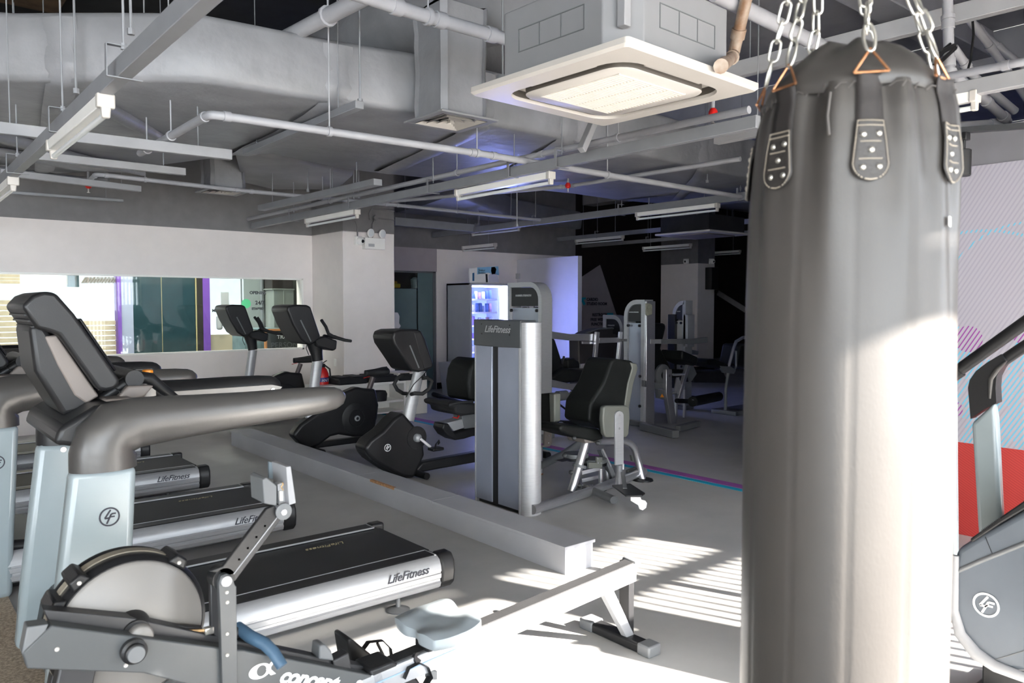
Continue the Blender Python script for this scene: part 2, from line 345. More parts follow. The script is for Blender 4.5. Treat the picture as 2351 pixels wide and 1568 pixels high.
def mixc(f, a, bb):
    q = n.new('ShaderNodeMix'); q.data_type = 'RGBA'; nt.links.new(f, q.inputs[0])
    for i, c in ((6, a), (7, bb)):
        if isinstance(c, tuple): q.inputs[i].default_value = (*c, 1)
        else: nt.links.new(c, q.inputs[i])
    return q.outputs[2]
c1 = mixc(lineth, (.36, .345, .40), (.31, .30, .355)); c2 = mixc(blue, c1, (.10, .42, .60)); c3 = mixc(pur, c2, (.24, .04, .26)); nt.links.new(c3, b.inputs['Base Color'])
struct('wall_mural', MB().box((XM, -.8, .605), (XM + .25, 2.6, 2.385)), mm_)
rm = M('mural_red_band', (.42, .03, .028), .55, var=.05)
nt = rm.node_tree; n = nt.nodes; wv = n.new('ShaderNodeTexWave'); wv.inputs['Scale'].default_value = 22; tc = n.new('ShaderNodeTexCoord'); mp = n.new('ShaderNodeMapping'); mp.inputs['Rotation'].default_value = (math.radians(59), 0, 0)
nt.links.new(tc.outputs['Object'], mp.inputs[0]); nt.links.new(mp.outputs[0], wv.inputs[0]); wv.bands_direction = 'Y'
rr_ = n.new('ShaderNodeValToRGB'); rr_.color_ramp.elements[0].color = (.34, .025, .022, 1); rr_.color_ramp.elements[1].color = (.45, .04, .035, 1); nt.links.new(wv.outputs['Fac'], rr_.inputs[0]); nt.links.new(rr_.outputs[0], n['Principled BSDF'].inputs['Base Color'])
struct('wall_mural', MB().box((XM, -.8, 0), (XM + .25, 2.6, .605)), rm)
struct('wall_mural', MB().box((XM + .005, -.8, 2.385), (XM + .25, 2.6, 2.62)), M('mural_wall_upper_grey', (.17, .17, .19), .6, var=.05))
# south wall with the window bays (behind the photographer) and an added slab above them that blocks sun
sw_ = MB().box((-8.2, -1, 3.5), (22, -.8, 4.2)).box((1.45, -1, 2.5), (22, -.8, 3.5)).box((-8.2, -1, 0), (-7.8, -.8, 3.5)).box((-3.1, -1, 0), (-2.8, -.8, 3.5)).box((1.45, -1, 0), (1.70, -.8, 2.5)).box((2.14, -1, 0), (2.76, -.8, 2.5)).box((3.95, -1, 0), (4.15, -.8, 2.5)).box((5.42, -1, 0), (22, -.8, 2.5)).box((-2.8, -1, 0), (1.45, -.8, .15))  # middle pier added to shade the rower, west bay to light the far wall
struct('wall_south', sw_, beige)
wb = MB()
wb.box((1.62, -.95, 2.34), (3.95, -.87, 2.42)).box((-2.8, -.95, 2.42), (1.45, -.87, 2.48)).box((4.15, -.95, 2.08), (5.42, -.87, 2.16))
for x in (-1.4, 0): wb.box((x - .03, -.95, .15), (x + .03, -.87, 3.5))
w2 = struct('window_2', wb, mgrey)
for k in range(15):
    struct('slat', MB().box((4.18 + k * .085, -.94, .3), (4.215 + k * .085, -.88, 2.5)), trunklt, w2)
struct('sun_blocker_slab', MB().box((1.46, -6.2, 2.9), (2.15, -1, 3.1)).box((-10, -8.5, 3.75), (1.46, -1, 3.9)), whitewall)  # unseen slab, added outside to keep sun off the left bays
struct('sun_blocker_wall', MB().box((1.46, -8.5, -.12), (1.6, -1, 3.75)), whitewall)  # unseen fin wall, added to stop sun slanting in from the right
struct('added_backdrop_wall', MB().box((-8, 17.5, -.3), (14, 18, 8)), M('backdrop_grey', (.42, .41, .39), .8, var=.05))  # outdoor wall added to dim the sky view behind the glass door
struct('pavement', MB().box((-14, -14, -.3), (24, -1, -.12)), M('pavement_concrete', (.42, .41, .39), .8, var=.1))
for (cx_, sx_2) in ((-.68, 4.2), (-5.45, 4.7), (2.78, 2.3), (4.78, 1.25)): portal('window_portal', (cx_, -1.02, 1.25 if cx_ > 2 else 1.75), sx_2, 2.45 if cx_ > 2 else 3.4, PI)
portal('window_portal', (3.2, 14.8, 1.9), 4.4, 2.0, 0)
# floor tape and the low kerb
struct('trim_3', MB().box((5.43, 2.7, 0), (5.545, 10.6, .002)), violet); struct('trim_4', MB().box((5.345, 2.7, 0), (5.415, 10.6, .002)), cyan)
kb = empty('floor_kerb', (3.04, 3.05, 0), 'long low grey painted kerb box dividing the treadmills from the bikes', 'kerb')
obj('box_side', MB().box((2.925, 3.05, 0), (3.145, 8.2, .142)), woodM, kb, bevel=.002)
for i, (y0, y1) in enumerate(((3.04, 4.36), (4.363, 5.40), (5.403, 6.8), (6.803, 8.2))):
    obj('top_board', MB().box((2.915, y0, .142), (3.155, y1, .16)), woodM, kb, bevel=.002)
obj('bare_patch', MB().box((2.912, 4.85, .144), (2.935, 5.2, .1605)), rawwood, kb, label='bare chipboard where the paint has worn off the edge')
# ================================================================ RECEPTION seen through the wall window
YR = 12.2
def rx(px): return ony(px, 760, YR).x
struct('wall_reception', MB().box((rx(483), YR + .1, 0), (5.6, YR + .2, 1.03)), M('reception_wall_tan', (.62, .52, .38), .7, var=.05))
struct('wall_reception', MB().box((rx(612), YR + .1, 0), (5.6, YR + .2, 3.0)), M('reception_wall_olive', (.11, .12, .10), .7, var=.05))
struct('wall_reception', MB().box((-3.2, YR + .2, 2.07), (5.5, YR + .3, 3.2)), tan)
struct('wall_reception', MB().box((rx(280), YR, 0), (rx(307), YR + .3, 3.0)), lav)
dd = struct('door_2', MB().box((rx(449), YR, 0), (rx(453), YR + .1, 3.0)).box((rx(372), YR, 0), (rx(373.5), YR + .1, 3)), texttan)
struct('pane', MB().box((rx(307), YR, 0), (rx(372), YR + .06, 3.0)), tealg, dd); struct('pane', MB().box((rx(373), YR, 0), (rx(450), YR + .06, 3.0)), tealg, dd)
struct('trim_5', MB().box((rx(453), YR - .02, 0), (rx(466), YR + .15, 3.0)), darkbrown); struct('trim_6', MB().box((rx(466), YR - .03, 0), (rx(482), YR + .15, 3.0)), purple)
struct('trim_7', MB().box((rx(270), YR - .03, 0), (rx(279), YR + .15, 3.0)), purple)
d3 = struct('door_3', MB().box((rx(482), YR, 1.95), (rx(606), YR + .08, 1.99)).box((rx(603), YR, 1.01), (rx(606), YR + .08, 2.06)).box((rx(557), YR + .02, 1.01), (rx(558.5), YR + .06, 2.06)), mgrey)
ptxt = [('OPENING', 573, 675, .066), ('24/7', 586, 699, .085), ('STAFFED', 578, 711, .05), ('MEMBER ACCESS', 487, 716, .06), ('ENTRANCE', 500, 723, .06)]
for s_, x, y, h in ptxt: text('lettering', s_, h, ony(x, y, YR - .03), X3, Z3, textblk, d3, bold=.0025, depth=.004)
obj('sticker', MB().lathe(ony(565, 697, YR), (0, -1, 0), [(0, .075), (.004, .075)]), green, d3)
struct('notice', MB().box((rx(510), YR + .02, 1.42), (rx(528), YR + .03, 1.70)), wgrey, d3)
# slatted bench-like blinds of the left reception bay
bl = empty('slatted_blind', (1.6, YR, .2), 'tan horizontal slats across the bright bay behind the wall window', 'blind')
for k in range(12):
    z = .70 + k * .073
    obj('slat', MB().box((-.8, YR + .1, z), (rx(140) if z > 1.24 else rx(270), YR + .115, z + .060)), tan, bl)
for k in range(5): obj('slat', MB().box((-.8, YR + .1, 1.785 + k * .043), (rx(142), YR + .115, 1.823 + k * .043)), tan, bl)
for k in range(12): obj('slat', MB().prism([ony(192 + k * 6.5, y, YR + .05) + Vector((dx, 0, 0)) for y, dx in ((636, .02), (636, .05), (650, .0), (650, -.03))], (0, .02, 0)), taupe, bl)
solo('console_reflection', MB().box((rx(142), YR - .5, 1.74), (rx(186) - .1, YR - .4, 2.0)).tube([(rx(160), YR - .45, 2.0), (rx(160), YR - .45, 4.2)], .015, n=8), tealg, 'dark box added for a console reflection at the top of the wall window', 'screen', bevel=.02)  # dark box put in place of a console reflected in the glass
solo('reception_cabinet', MB().box((rx(610), YR - .35, .3), (rx(655), YR, 1.74)).box((rx(610) - .03, YR - .37, 1.74), (rx(656), YR, 1.76)).box((rx(632), YR - .36, .3), (rx(633), YR - .34, 1.73)), M('cabinet_olive_grey', (.19, .21, .19), .5, var=.03), 'tall grey cabinet behind the right end of the wall window', 'cabinet', bevel=.005)
solo('storage_box', MB().box((rx(608), YR - .33, 1.76), (rx(655), YR, 2.08)), darkbrown, 'dark box on top of the tall grey reception cabinet', 'box', bevel=.01)
cb = empty('chalkboard', (rx(650), YR - .8, 0), 'chalkboard in an orange wooden frame behind the wall window', 'chalkboard')
q = [ony(x, y, 11.4) for x, y in ((612, 760), (700, 760), (700, 812), (612, 812))]
obj('board', MB().box((q[0].x, 11.4, .65), (q[1].x, 11.42, q[0].z)), M('chalkboard_black', (.03, .035, .035), .6, var=.3), cb)
obj('frame', MB().box((q[0].x - .03, 11.38, .6), (q[0].x, 11.43, q[0].z + .03)).box((q[0].x, 11.38, q[0].z), (q[1].x, 11.43, q[0].z + .03)), orangewood, cb, bevel=.003)
text('lettering', 'TRAIN WITH', .085, ony(636, 778, 11.39), X3, Z3, textwht, cb); text('lettering', 'PERSONAL', .12, ony(622, 799, 11.39), X3, Z3, mgrey, cb)
obj('leg', MB().bar((q[0].x, 11.5, 0), (q[0].x, 11.42, .7), .03, .03), orangewood, cb); obj('leg', MB().bar((q[1].x, 11.5, 0), (q[1].x, 11.42, .7), .03, .03), orangewood, cb)
solo('reception_desk', MB().box((rx(522), YR - .7, 0), (rx(606), YR - .2, 1.14)), M('desk_teal_grey', (.16, .24, .26), .5, var=.2, vs=8), 'teal grey reception counter below the bright glass door', 'counter', bevel=.01)
solo('wall_dispenser', MB().box((rx(500), YR + .0, 1.11), (rx(513), YR + .1, 1.34)), wgrey, 'small grey dispenser on the tan reception wall', 'dispenser', bevel=.03)
# ================================================================ CEILING SERVICES
def duct(name, near, far, z0, z1, mat, label, group=None, seams=()):
    N = [onz(x, y, z0) for x, y in near]; Fp = [onz(x, y, z0) for x, y in far]
    for q in N + Fp: q.y = min(q.y, 9.3 if 4.6 < q.x < 5.9 and z0 > 2.9 else 10.28 if q.x < 6 and z0 < 3.05 else 11.3)
    def resample(P, k=28):
        L = [0]
        for a, b2 in zip(P, P[1:]): L.append(L[-1] + (b2 - a).length)
        out = []
        for i in range(k + 1):
            t = L[-1] * i / k; j = max(jj for jj in range(len(L)) if L[jj] <= t + 1e-9); j = min(j, len(P) - 2)
            f = (t - L[j]) / (L[j + 1] - L[j]); out.append(P[j].lerp(P[j + 1], f))
        return out
    N = resample(N); Fp = resample(Fp); vs = []; fs = []; k = len(N); rd = .045
    for i in range(k):
        a, b2 = N[i], Fp[i]; d = (b2 - a).normalized(); wv_ = .012 * noise.noise(Vector((i * .7, 0, 3))) * .5
        prof = [a + Z3 * (rd + wv_), a + d * rd * .3 + Z3 * rd * .3, a + d * rd, a.lerp(b2, .5) - Z3 * (.02 + wv_), b2 - d * rd, b2 - d * rd * .3 + Z3 * rd * .3, b2 + Z3 * rd,
                b2 + Z3 * (z1 - z0 - rd), b2 - d * rd + Z3 * (z1 - z0), a + d * rd + Z3 * (z1 - z0), a + d * rd * .3 + Z3 * (z1 - z0 - rd * .3), a + Z3 * (z1 - z0 - rd), a.lerp(a + Z3 * (z1 - z0), .5) - d * (.02 + wv_)]
        vs += prof
    q = 13
    for i in range(k - 1):
        for j in range(q): fs.append((i * q + j, i * q + (j + 1) % q, (i + 1) * q + (j + 1) % q, (i + 1) * q + j))
    fs += [tuple(range(q)), tuple((k - 1) * q + j for j in range(q))]
    c = N[k // 2]; e = empty(name, (c.x, c.y, z0), label, 'duct', group)
    obj('duct_body', MB().add(vs, fs), mat, e, smooth=50)
    for s_ in seams:                                         # taped joints: a proud, wrinkled collar
        i = min(range(k), key=lambda i: (N[i] - onz(*s_, z0)).length); a, b2 = N[i], Fp[i]; d = (b2 - a).normalized(); t = (N[min(i + 1, k - 1)] - N[max(i - 1, 0)]).normalized()
        mb = MB(); rows = []
        for jj, off in enumerate((-.10, -.05, 0, .05, .10)):
            g = .022 * (1 - (abs(off) / .11) ** 2)
            ring = []
            H_ = z1 - z0; per = [(0, .06), (.06, 0)] + [(.25, 0), (.5, -.02), (.75, 0)] + [(1, 0)] 
            W_ = (b2 - a).length
            pts = [(.0, H_ * .9), (.0, H_ * .7), (0, H_ * .5), (0, H_ * .3), (0, .1), (.02, .03), (.09, 0)] + [(W_ * f, -.02) for f in (.15, .3, .45, .6, .75, .88)] + [(W_ - .03, .03), (W_, .1), (W_, H_ * .9), (W_ * .5, H_ + .01)]
            for u_, h_ in pts:
                p = a + d * u_ + Z3 * h_ + t * (off + .012 * noise.noise(Vector((u_ * 7, h_ * 9, off * 9 + i)))); cc = a + d * W_ / 2 + Z3 * H_ / 2
                dirn = Vector((0, 0, 1)) * (1 if h_ > H_ * .95 else -1 if h_ < .05 else 0) + d * (-1 if u_ < .03 else 1 if u_ > W_ - .04 else 0)
                p += dirn.normalized() * (g + .006 + .010 * noise.noise(Vector((u_ * 9, h_ * 12, off * 31 + i))))
                ring.append(p)
            rows.append(ring)
        kk = len(rows[0])
        obj('joint_collar', MB().add([p for rg in rows for p in rg], [(i2 * kk + j, i2 * kk + (j + 1) % kk, (i2 + 1) * kk + (j + 1) % kk, (i2 + 1) * kk + j) for i2 in range(4) for j in range(kk)]), mat, e, smooth=80)
    return e
duct('air_duct', [(-330, 170), (-60, 180), (60, 188), (160, 185), (450, 186), (780, 236), (960, 258), (1140, 290), (1320, 322), (1680, 402), (1760, 415)],
     [(-330, 420), (-60, 400), (120, 402), (330, 385), (600, 350), (800, 392), (960, 408), (1100, 428), (1290, 442), (1430, 462), (1760, 486)], 2.86, 3.28, ductM, 'big grey foil wrapped air duct curving across the whole ceiling', seams=((135, 185), (790, 238), (1135, 290), (1320, 322), (1600, 386)))
duct('air_duct', [(540, 352), (680, 372), (810, 402)], [(560, 420), (630, 436), (700, 452)], 3.0, 3.32, ductflat, 'flat grey metal duct dipping behind the big foil duct above the pillar')
duct('air_duct', [(1040, 448), (1180, 500), (1300, 530)], [(900, 490), (1000, 520), (1100, 545)], 3.05, 3.4, ductflat, 'dark metal branch duct above the vending machine')
# round insulated duct above, behind the square drop
p = [ond(760, 150, 7.2), ond(900, 70, 6.4), ond(1040, 20, 6.0), ond(1300, -60, 5.3)]
solo('round_duct', MB().tube([p[0], p[1], p[1].lerp(p[2], .5), p[2], p[3]], .34, n=20), ductM, 'wide round insulated duct crossing above the square drop and the air conditioner', 'duct', smooth=60)
p = [ond(960, 60, 6.3), ond(1150, 150, 7.4), ond(1330, 230, 8.6)]
solo('round_duct', MB().tube(p, .26, n=20), ductM, 'second round duct running behind the rod left of the air conditioner', 'duct', smooth=60)
def drop(cx_, cy_, w_, z0, z1, label, lab2, grp):
    e = empty('duct_drop', (cx_, cy_, z0), label, 'duct', grp)
    mb = MB(); n_ = 9; rings = []
    for i in range(n_ + 1):
        z = z0 + .02 + (z1 - z0) * i / n_; g = w_ / 2 + .004 * math.sin(i * 1.3) + (.012 if i >= n_ - 1 else 0)
        rings.append([Vector((cx_ + sx2 * g * (1 if k2 in (0, 2) else .82), cy_ + sy2 * g * (1 if k2 in (1, 2) else .82), z)) + Vector((noise.noise(Vector((i, k2, sx2))), noise.noise(Vector((k2, i, sy2))), 0)) * .008
                      for sx2, sy2, ks in ((-1, -1, (1, 0)), (1, -1, (0, 1)), (1, 1, (1, 0)), (-1, 1, (0, 1))) for k2 in ks])
    vs = [v_ for rg in rings for v_ in rg]
    mb.add(vs, [(i * 8 + j, i * 8 + (j + 1) % 8, (i + 1) * 8 + (j + 1) % 8, (i + 1) * 8 + j) for i in range(n_) for j in range(8)] + [tuple(range(8)), tuple(n_ * 8 + j for j in range(8))])
    obj('duct_sleeve', mb, ductM, e, smooth=50)
    f = empty('air_diffuser', (cx_, cy_, z0), lab2, 'diffuser', 'square ceiling diffusers')
    s0 = w_ * .62; z = z0
    fr_ = MB(); 
    for a, bb in (((-s0, -s0), (s0, -s0 + .05)), ((-s0, s0 - .05), (s0, s0)), ((-s0, -s0 + .05), (-s0 + .05, s0 - .05)), ((s0 - .05, -s0 + .05), (s0, s0 - .05))):
        fr_.box((cx_ + a[0], cy_ + a[1], z), (cx_ + bb[0], cy_ + bb[1], z + .015))
    obj('frame', fr_, acgrey, f, bevel=.003)
    for k2 in range(4):                                       # nested pyramid louvres
        so = s0 - .06 - k2 * .052; si = so - .05 if k2 < 3 else .004
        vs = [(cx_ + sx2 * so, cy_ + sy2 * so, z - .0 - k2 * .002) for sx2, sy2 in ((-1, -1), (1, -1), (1, 1), (-1, 1))] + [(cx_ + sx2 * si, cy_ + sy2 * si, z + .045) for sx2, sy2 in ((-1, -1), (1, -1), (1, 1), (-1, 1))]
        obj('louvre', MB().add(vs, [(i, (i + 1) % 4, 4 + (i + 1) % 4, 4 + i) for i in range(4)] + ([(4, 5, 6, 7)] if k2 == 3 else [])), cream, f, smooth=10)
    return e
drop(3.13, 4.42, .38, 2.76, 3.5, 'square foil wrapped duct drop with a white diffuser left of the air conditioner', 'white square diffuser under the foil wrapped duct drop', None)
drop(3.08, 8.75, .38, 2.76, 3.2, 'plain grey duct drop hanging near the wall above the left treadmills', 'thin square diffuser under the far grey duct drop', None)

# warm light painted as a brown floor sheet and a brown ceiling board, reception lamp
mt = M('speckled_warm_light_tint', (.40, .32, .24), .9, var=.35, vs=90, bump=.3, bs=300)
solo('floor_sheet', MB().box((-2.6, 1.2, .0), (.50, 9.6, .008)), mt, 'brown speckled sheet painting warm reflected light under the treadmill fronts at the left edge', 'mat')
struct('ceiling_warm_tint', MB().box((-.3, 4.9, 4.16), (1.4, 8.2, 4.2)), M('painted_warm_light_brown', (.10, .06, .03), .7, var=.3, vs=9))
ld = bpy.data.lights.new('reception_lamp', 'AREA'); ld.shape = 'RECTANGLE'; ld.size = 3; ld.size_y = 1; ld.energy = 65; ld.color = (1, .95, .85)
lo_ = bpy.data.objects.new('reception_lamp', ld); C.objects.link(lo_); lo_.location = (2.8, 11.3, 3.4)
# ---- lighting trunking with hangers, and bare batten lamps under it
def hanger(x, y, z, parent, h=.12, w_=.13, top=4.2):
    mb = MB().bar((x - w_ / 2, y, z), (x + w_ / 2, y, z), .025, .004).bar((x - w_ / 2, y, z), (x - w_ / 2, y, z + h), .025, .004, up=(1, 0, 0)).bar((x - w_ / 2, y, z + h), (x + w_ * .3, y, z + h), .025, .004)
    mb.tube([(x, y, z + h - .03), (x, y, top)], .005, n=6).lathe((x, y, z + h), (0, 0, 1), [(-.012, .012), (.012, .012)], n=6)
    obj('hanger', mb, trunkM, parent)
def trunk(label, X, y0, y1, z, hang, w_=.055, h=.075):
    e = empty('light_trunking', (X, y0, z), label, 'trunking', 'grey lighting trunking runs')
    obj('channel', MB().box((X - w_ / 2, y0, z), (X + w_ / 2, y1, z + h)), trunkM, e, bevel=.003)
    for y in hang: hanger(X, y, z - .004, e, h=h + .05)
    return e
trunk('left grey lighting trunking carrying the two lamps at the upper left', .80, .9, 10.3, 2.395, (3.35, 4.6, 6.2, 8.0))
trunk('middle grey lighting trunking carrying two lamps, from the wall to the air conditioner', 3.98, 2.55, 10.2, 2.52, (4.2, 4.75, 5.9, 7.4, 8.9))
trunk('grey lighting trunking above the weight machines, third from the left', 7.62, 3.9, 11.3, 2.68, (5.1, 6.9, 8.6, 10.0), h=.09)
trunk('dark far lighting trunking in front of the black back area', 10.7, 5.5, 13, 2.78, (8.6, 10.3, 12))
trunk('furthest thin lighting trunking above the far pillar', 13.0, 6, 13, 2.85, (9.6, 11))
def lamp0(L):
    e = empty('batten_lamp', (0, 0, 0), '', 'lamp', 'bare batten lamps')
    obj('housing', MB().prism([(-.032, 0, 0), (.032, 0, 0), (.026, 0, -.05), (-.026, 0, -.05)], (0, L, 0)), white, e, bevel=.004)
    for y in (0, L - .03):
        obj('end_cap', MB().box((-.036, y - .004, -.056), (.036, y + .034, .004)).prism([(-.02, y, -.05), (.02, y, -.05), (.016, y, -.098), (-.016, y, -.098)], (0, .03, 0)), cream, e, bevel=.006)
    obj('tube', MB().tube([(0, .03, -.082), (0, L - .03, -.082)], .0135, n=12), tubew, e)
    return e
la = lamp0(1.24); first = [True]
def lamp(X, Y, Z, label, L=1.24, rz=0):
    o = la if first[0] else dup(la); first[0] = False
    o.location = (X, Y, Z); o['label'] = label; o.scale = (1, L / 1.24, 1); o.rotation_euler = (0, 0, rz); return o
lamp(.80, 3.66, 2.395, 'bare white batten lamp at the upper left, nearer of the two on the left trunking')
lamp(.80, 6.42, 2.395, 'bare white batten lamp cut by the left edge of the photo')
lamp(4.05, 4.38, 2.52, 'large bare batten lamp hanging in the middle of the photo right of the square diffuser')
lamp(4.03, 7.41, 2.52, 'bare batten lamp in front of the beige pillar top')
lamp(7.6, 5.38, 2.68, 'bare batten lamp between the air conditioner and the weight machines, beside the punching bag')
lamp(7.95, 9.36, 2.77, 'bare batten lamp right of the pillar below the dark ducts')
lamp(10.72, 9.66, 2.78, 'dim batten lamp above the partition, right of centre')
lamp(12.6, 9.55, 2.72, 'dim batten lamp above the sign wall nearest the far pillar')
lamp(8.3, 10.4, 2.56, 'small faint batten lamp above the vending machine', L=.95)
for (a, bb, z, lb) in (((1612, 588), (1700, 582), 2.7, 'faint batten lamp beside the upper edge of the punching bag, below the far ones'), ((1215, 583), (1313, 580), 2.72, 'faint batten lamp in the dark above the partition top'), ((1674, 533), (1705, 530), 2.7, 'tiny visible end of a batten lamp right beside the bag')):
    A, B = onz(*a, z), onz(*bb, z); lamp(B.x, B.y, z + .08, lb, L=min(1.24, max(.5, (A - B).length)))
for o in [o for o in C.objects if o.name.startswith('batten_lamp')]:
    if o.location.x > 4.5:                                    # lamps away from a trunking hang on two thin rods of their own
        for y in (.2, (o.scale.y * 1.24) - .2): obj('hanging_rod', MB().tube([(o.location.x, o.location.y + y / o.scale.y, o.location.z), (o.location.x, o.location.y + y / o.scale.y, 4.2)], .005, n=6), trunkM, o)
A = onz(2245, 245, 2.52); lamp(A.x, A.y, 2.6, 'bright batten lamp right of the punching bag above the mural')
A2 = A
# ---- pipes
def pipe(label, pts, r, mat=pipeM, fit=(), name='service_pipe', cat='pipe', grp=None):
    e = empty(name, pts[0], label, cat, grp)
    pp = [pts[0]]
    for i in range(1, len(pts) - 1):                          # rounded elbows
        a, b2, c = pts[i - 1], pts[i], pts[i + 1]; k = min(3.2 * r, (a - b2).length / 3, (c - b2).length / 3)
        s_, t_ = b2 + (a - b2).normalized() * k, b2 + (c - b2).normalized() * k
        pp += [s_, s_.lerp(b2, .6).lerp(t_.lerp(b2, .6), .28), s_.lerp(b2, .6).lerp(t_.lerp(b2, .6), .72), t_]
    pp.append(pts[-1]); obj('pipe_run', MB().tube(pp, r, n=12), mat, e, smooth=60)
    for i in range(1, len(pts) - 1):
        b2 = pts[i]
        for c in (pts[i - 1], pts[i + 1]):
            d = (c - b2).normalized(); obj('elbow_collar', MB().tube([b2 + d * r * 3, b2 + d * r * 4.6], r * 1.22, n=12), mat, e)
    for (i, f) in fit:                                        # clamps with a rod to the slab
        p_ = pts[i].lerp(pts[i + 1], f); d = (pts[i + 1] - pts[i]).normalized()
        mb = MB().tube([p_ - d * .012, p_ + d * .012], r * 1.3, n=12)
        if abs(d.z) < .6: mb.tube([p_, Vector((p_.x, p_.y, 4.2))], .005, n=6)
        obj('clamp', mb, mat, e)
    return e
z = 2.62
pipe('thin grey pipe with an elbow running under the big foil duct towards the bag', [onz(322, 352, z), onz(482, 262, z), onz(1110, 354, z), onz(1700, 452, z)], .026, fit=((0, .12), (0, .5), (1, .38), (1, .97), (2, .4)))
z = 2.74
pipe('grey sprinkler pipe with a red head passing behind the far duct drop', [onz(203, 415, z), onz(222, 400, z), onz(560, 438, z), onz(900, 470, z), onz(1240, 505, z)], .022, fit=((1, .3), (2, .5), (3, .4)))
pipe('straight grey pipe running along the middle lighting trunking to the bag', [onz(570, 503, 2.66), onz(1262, 350, 2.66), onz(1720, 252, 2.66)], .024, fit=((0, .4), (0, .8), (1, .4)))
z = 3.1
pipe('thick light grey pipe entering at the top edge left of centre', [onz(640, 95, 3.3), onz(840, -8, 3.3)], .05, fit=((0, .6),))
pipe('thick light grey pipe running from the top edge to behind the air conditioner', [onz(800, -20, z), onz(960, 32, z), onz(1170, 92, z), onz(1420, 160, z)], .038, fit=((1, .1),))
pipe('sprinkler pipe with a red head above the middle lamp', [onz(900, 462, 2.8), onz(1304, 428, 2.8), onz(1700, 365, 2.8)], .022, fit=((0, .4),))
pipe('thick white pipe running from the top edge behind the bag chains', [onz(1640, -15, 3.1), onz(1890, 108, 3.1), onz(2050, 190, 3.1)], .042)
pipe('stained bent drain pipe beside the air conditioner', [ond(1715, -10, 4.0), ond(1683, 130, 4.2), ond(1655, 152, 3.3)], .032, mat=M('stained_pipe', (.42, .36, .3), .5, col2=(.2, .11, .06), vs=9))
pipe('horizontal grey conduit reaching the upper right edge', [ond(2125, 185, 4.4), ond(2351, 142, 4.0), ond(2420, 128, 4.0)], .022)
pipe('vertical grey pipe with a collar right of the bag chains', [ond(2175, -20, 4.6), ond(2178, 100, 4.6), ond(2180, 168, 4.6)], .03, fit=((0, .5), (1, .95)))
pipe('long diagonal pipe crossing down behind the vertical pipe', [ond(2178, 160, 4.7), ond(2250, 220, 5.0), ond(2320, 282, 5.3), ond(2160, 292, 5.3)], .03)
pipe('diagonal thin conduit at the upper right corner', [ond(2215, 30, 5.5), ond(2290, 130, 5.7), ond(2360, 230, 5.9)], .028)
pipe('second diagonal thin conduit at the upper right corner', [ond(2240, 60, 6.2), ond(2270, 90, 6.2), ond(2370, 170, 6.2)], .028)
pipe('diagonal conduit below the cable box', [ond(2190, 110, 5.1), ond(2235, 175, 5.2), ond(2330, 255, 5.4)], .028)
solo('junction_box', MB().lathe(ond(2125, 170, 4.4), (0, 0, 1), [(-.03, .06), (.03, .06), (.035, .05)]), pipeM, 'round grey junction box on the conduit right of the bag', 'junction box')
solo('cable_bundle', MB().tube([ond(2190, 105, 4.45), ond(2165, 118, 4.4), ond(2140, 145, 4.35), ond(2118, 168, 4.38)], .014, n=6).tube([ond(2194, 110, 4.45), ond(2172, 130, 4.4), ond(2150, 150, 4.35), ond(2122, 175, 4.38)], .011, n=6).tube([ond(2182, 100, 4.45), ond(2150, 125, 4.4), ond(2110, 170, 4.38)], .007, n=6), dgrey, 'dark cable bundle strapped to the pipe right of the bag', 'cable')
solo('ceiling_cable', MB().tube([ond(2232, 32, 4.8), ond(2235, 80, 4.8), ond(2228, 140, 4.8), ond(2222, 160, 4.8)], .008, n=6).tube([ond(2240, 28, 4.8), ond(2300, 24, 4.8), ond(2400, -2, 4.8)], .008, n=6), blk, 'loose black cable hanging at the upper right', 'cable')
# ---- grey beams/cable trays (right) and support channels (left)
def tray(label, a, b2, w_, h, mat=trunklt, name='cable_tray', cat='cable tray'):
    e = empty(name, Vector(a), label, cat); obj('channel', MB().bar(a, b2, w_, h), mat, e, bevel=.004)
    for t_ in (.12, .85):
        p_ = Vector(a).lerp(Vector(b2), t_)
        if (Vector(a) - Vector(b2)).length > .5: obj('hanging_rod', MB().tube([p_, (p_.x, p_.y, 4.2)], .004, n=6), trunkM, e)
tray('wide grey cable tray crossing behind the chains to the upper right corner', ond(1650, 172, 5.6), ond(2360, -8, 4.6), .07, .11)
tray('grey lighting trunking at the right edge carrying the bright lamp', Vector((A2.x, A2.y + 1.6, 2.62)), Vector((A2.x, A2.y - 1.0, 2.62)), .06, .08, name='cable_tray')
tray('light grey support channel under the duct at the left edge, highest of four', onz(-60, 287, 2.55), onz(531, 356, 2.55), .05, .07, name='support_channel', cat='channel')
tray('light grey support channel at the left, second of four', onz(60, 355, 2.6), onz(425, 395, 2.6), .05, .06, name='support_channel', cat='channel')
tray('light grey support channel ending beside the red sprinkler head, third of four', onz(0, 395, 2.66), onz(322, 434, 2.66), .05, .06, name='support_channel', cat='channel')
tray('thin dark support channel at the left, lowest of four', onz(0, 440, 2.7), onz(283, 461, 2.7), .04, .03, mat=trunkM, name='support_channel', cat='channel')
tray('dark angle bar hanging under the big duct left of the square drop', onz(565, 350, 2.78), onz(826, 240, 2.78), .06, .05, mat=trunkM, name='support_channel', cat='channel')
tray('dark bent tray section above the beige pillar', onz(600, 478, 2.62), onz(868, 418, 2.62), .09, .06, mat=trunkM, name='support_channel', cat='channel')
tray('short slanted strut behind the air conditioner tip', ond(1365, 275, 5.4), ond(1335, 345, 5.3), .05, .05, name='support_channel', cat='channel')
tray('dark tray along the far wall top right of the pillar', onz(905, 508, 2.75), onz(1100, 525, 2.75), .06, .12, mat=trunkM, name='support_channel', cat='channel')
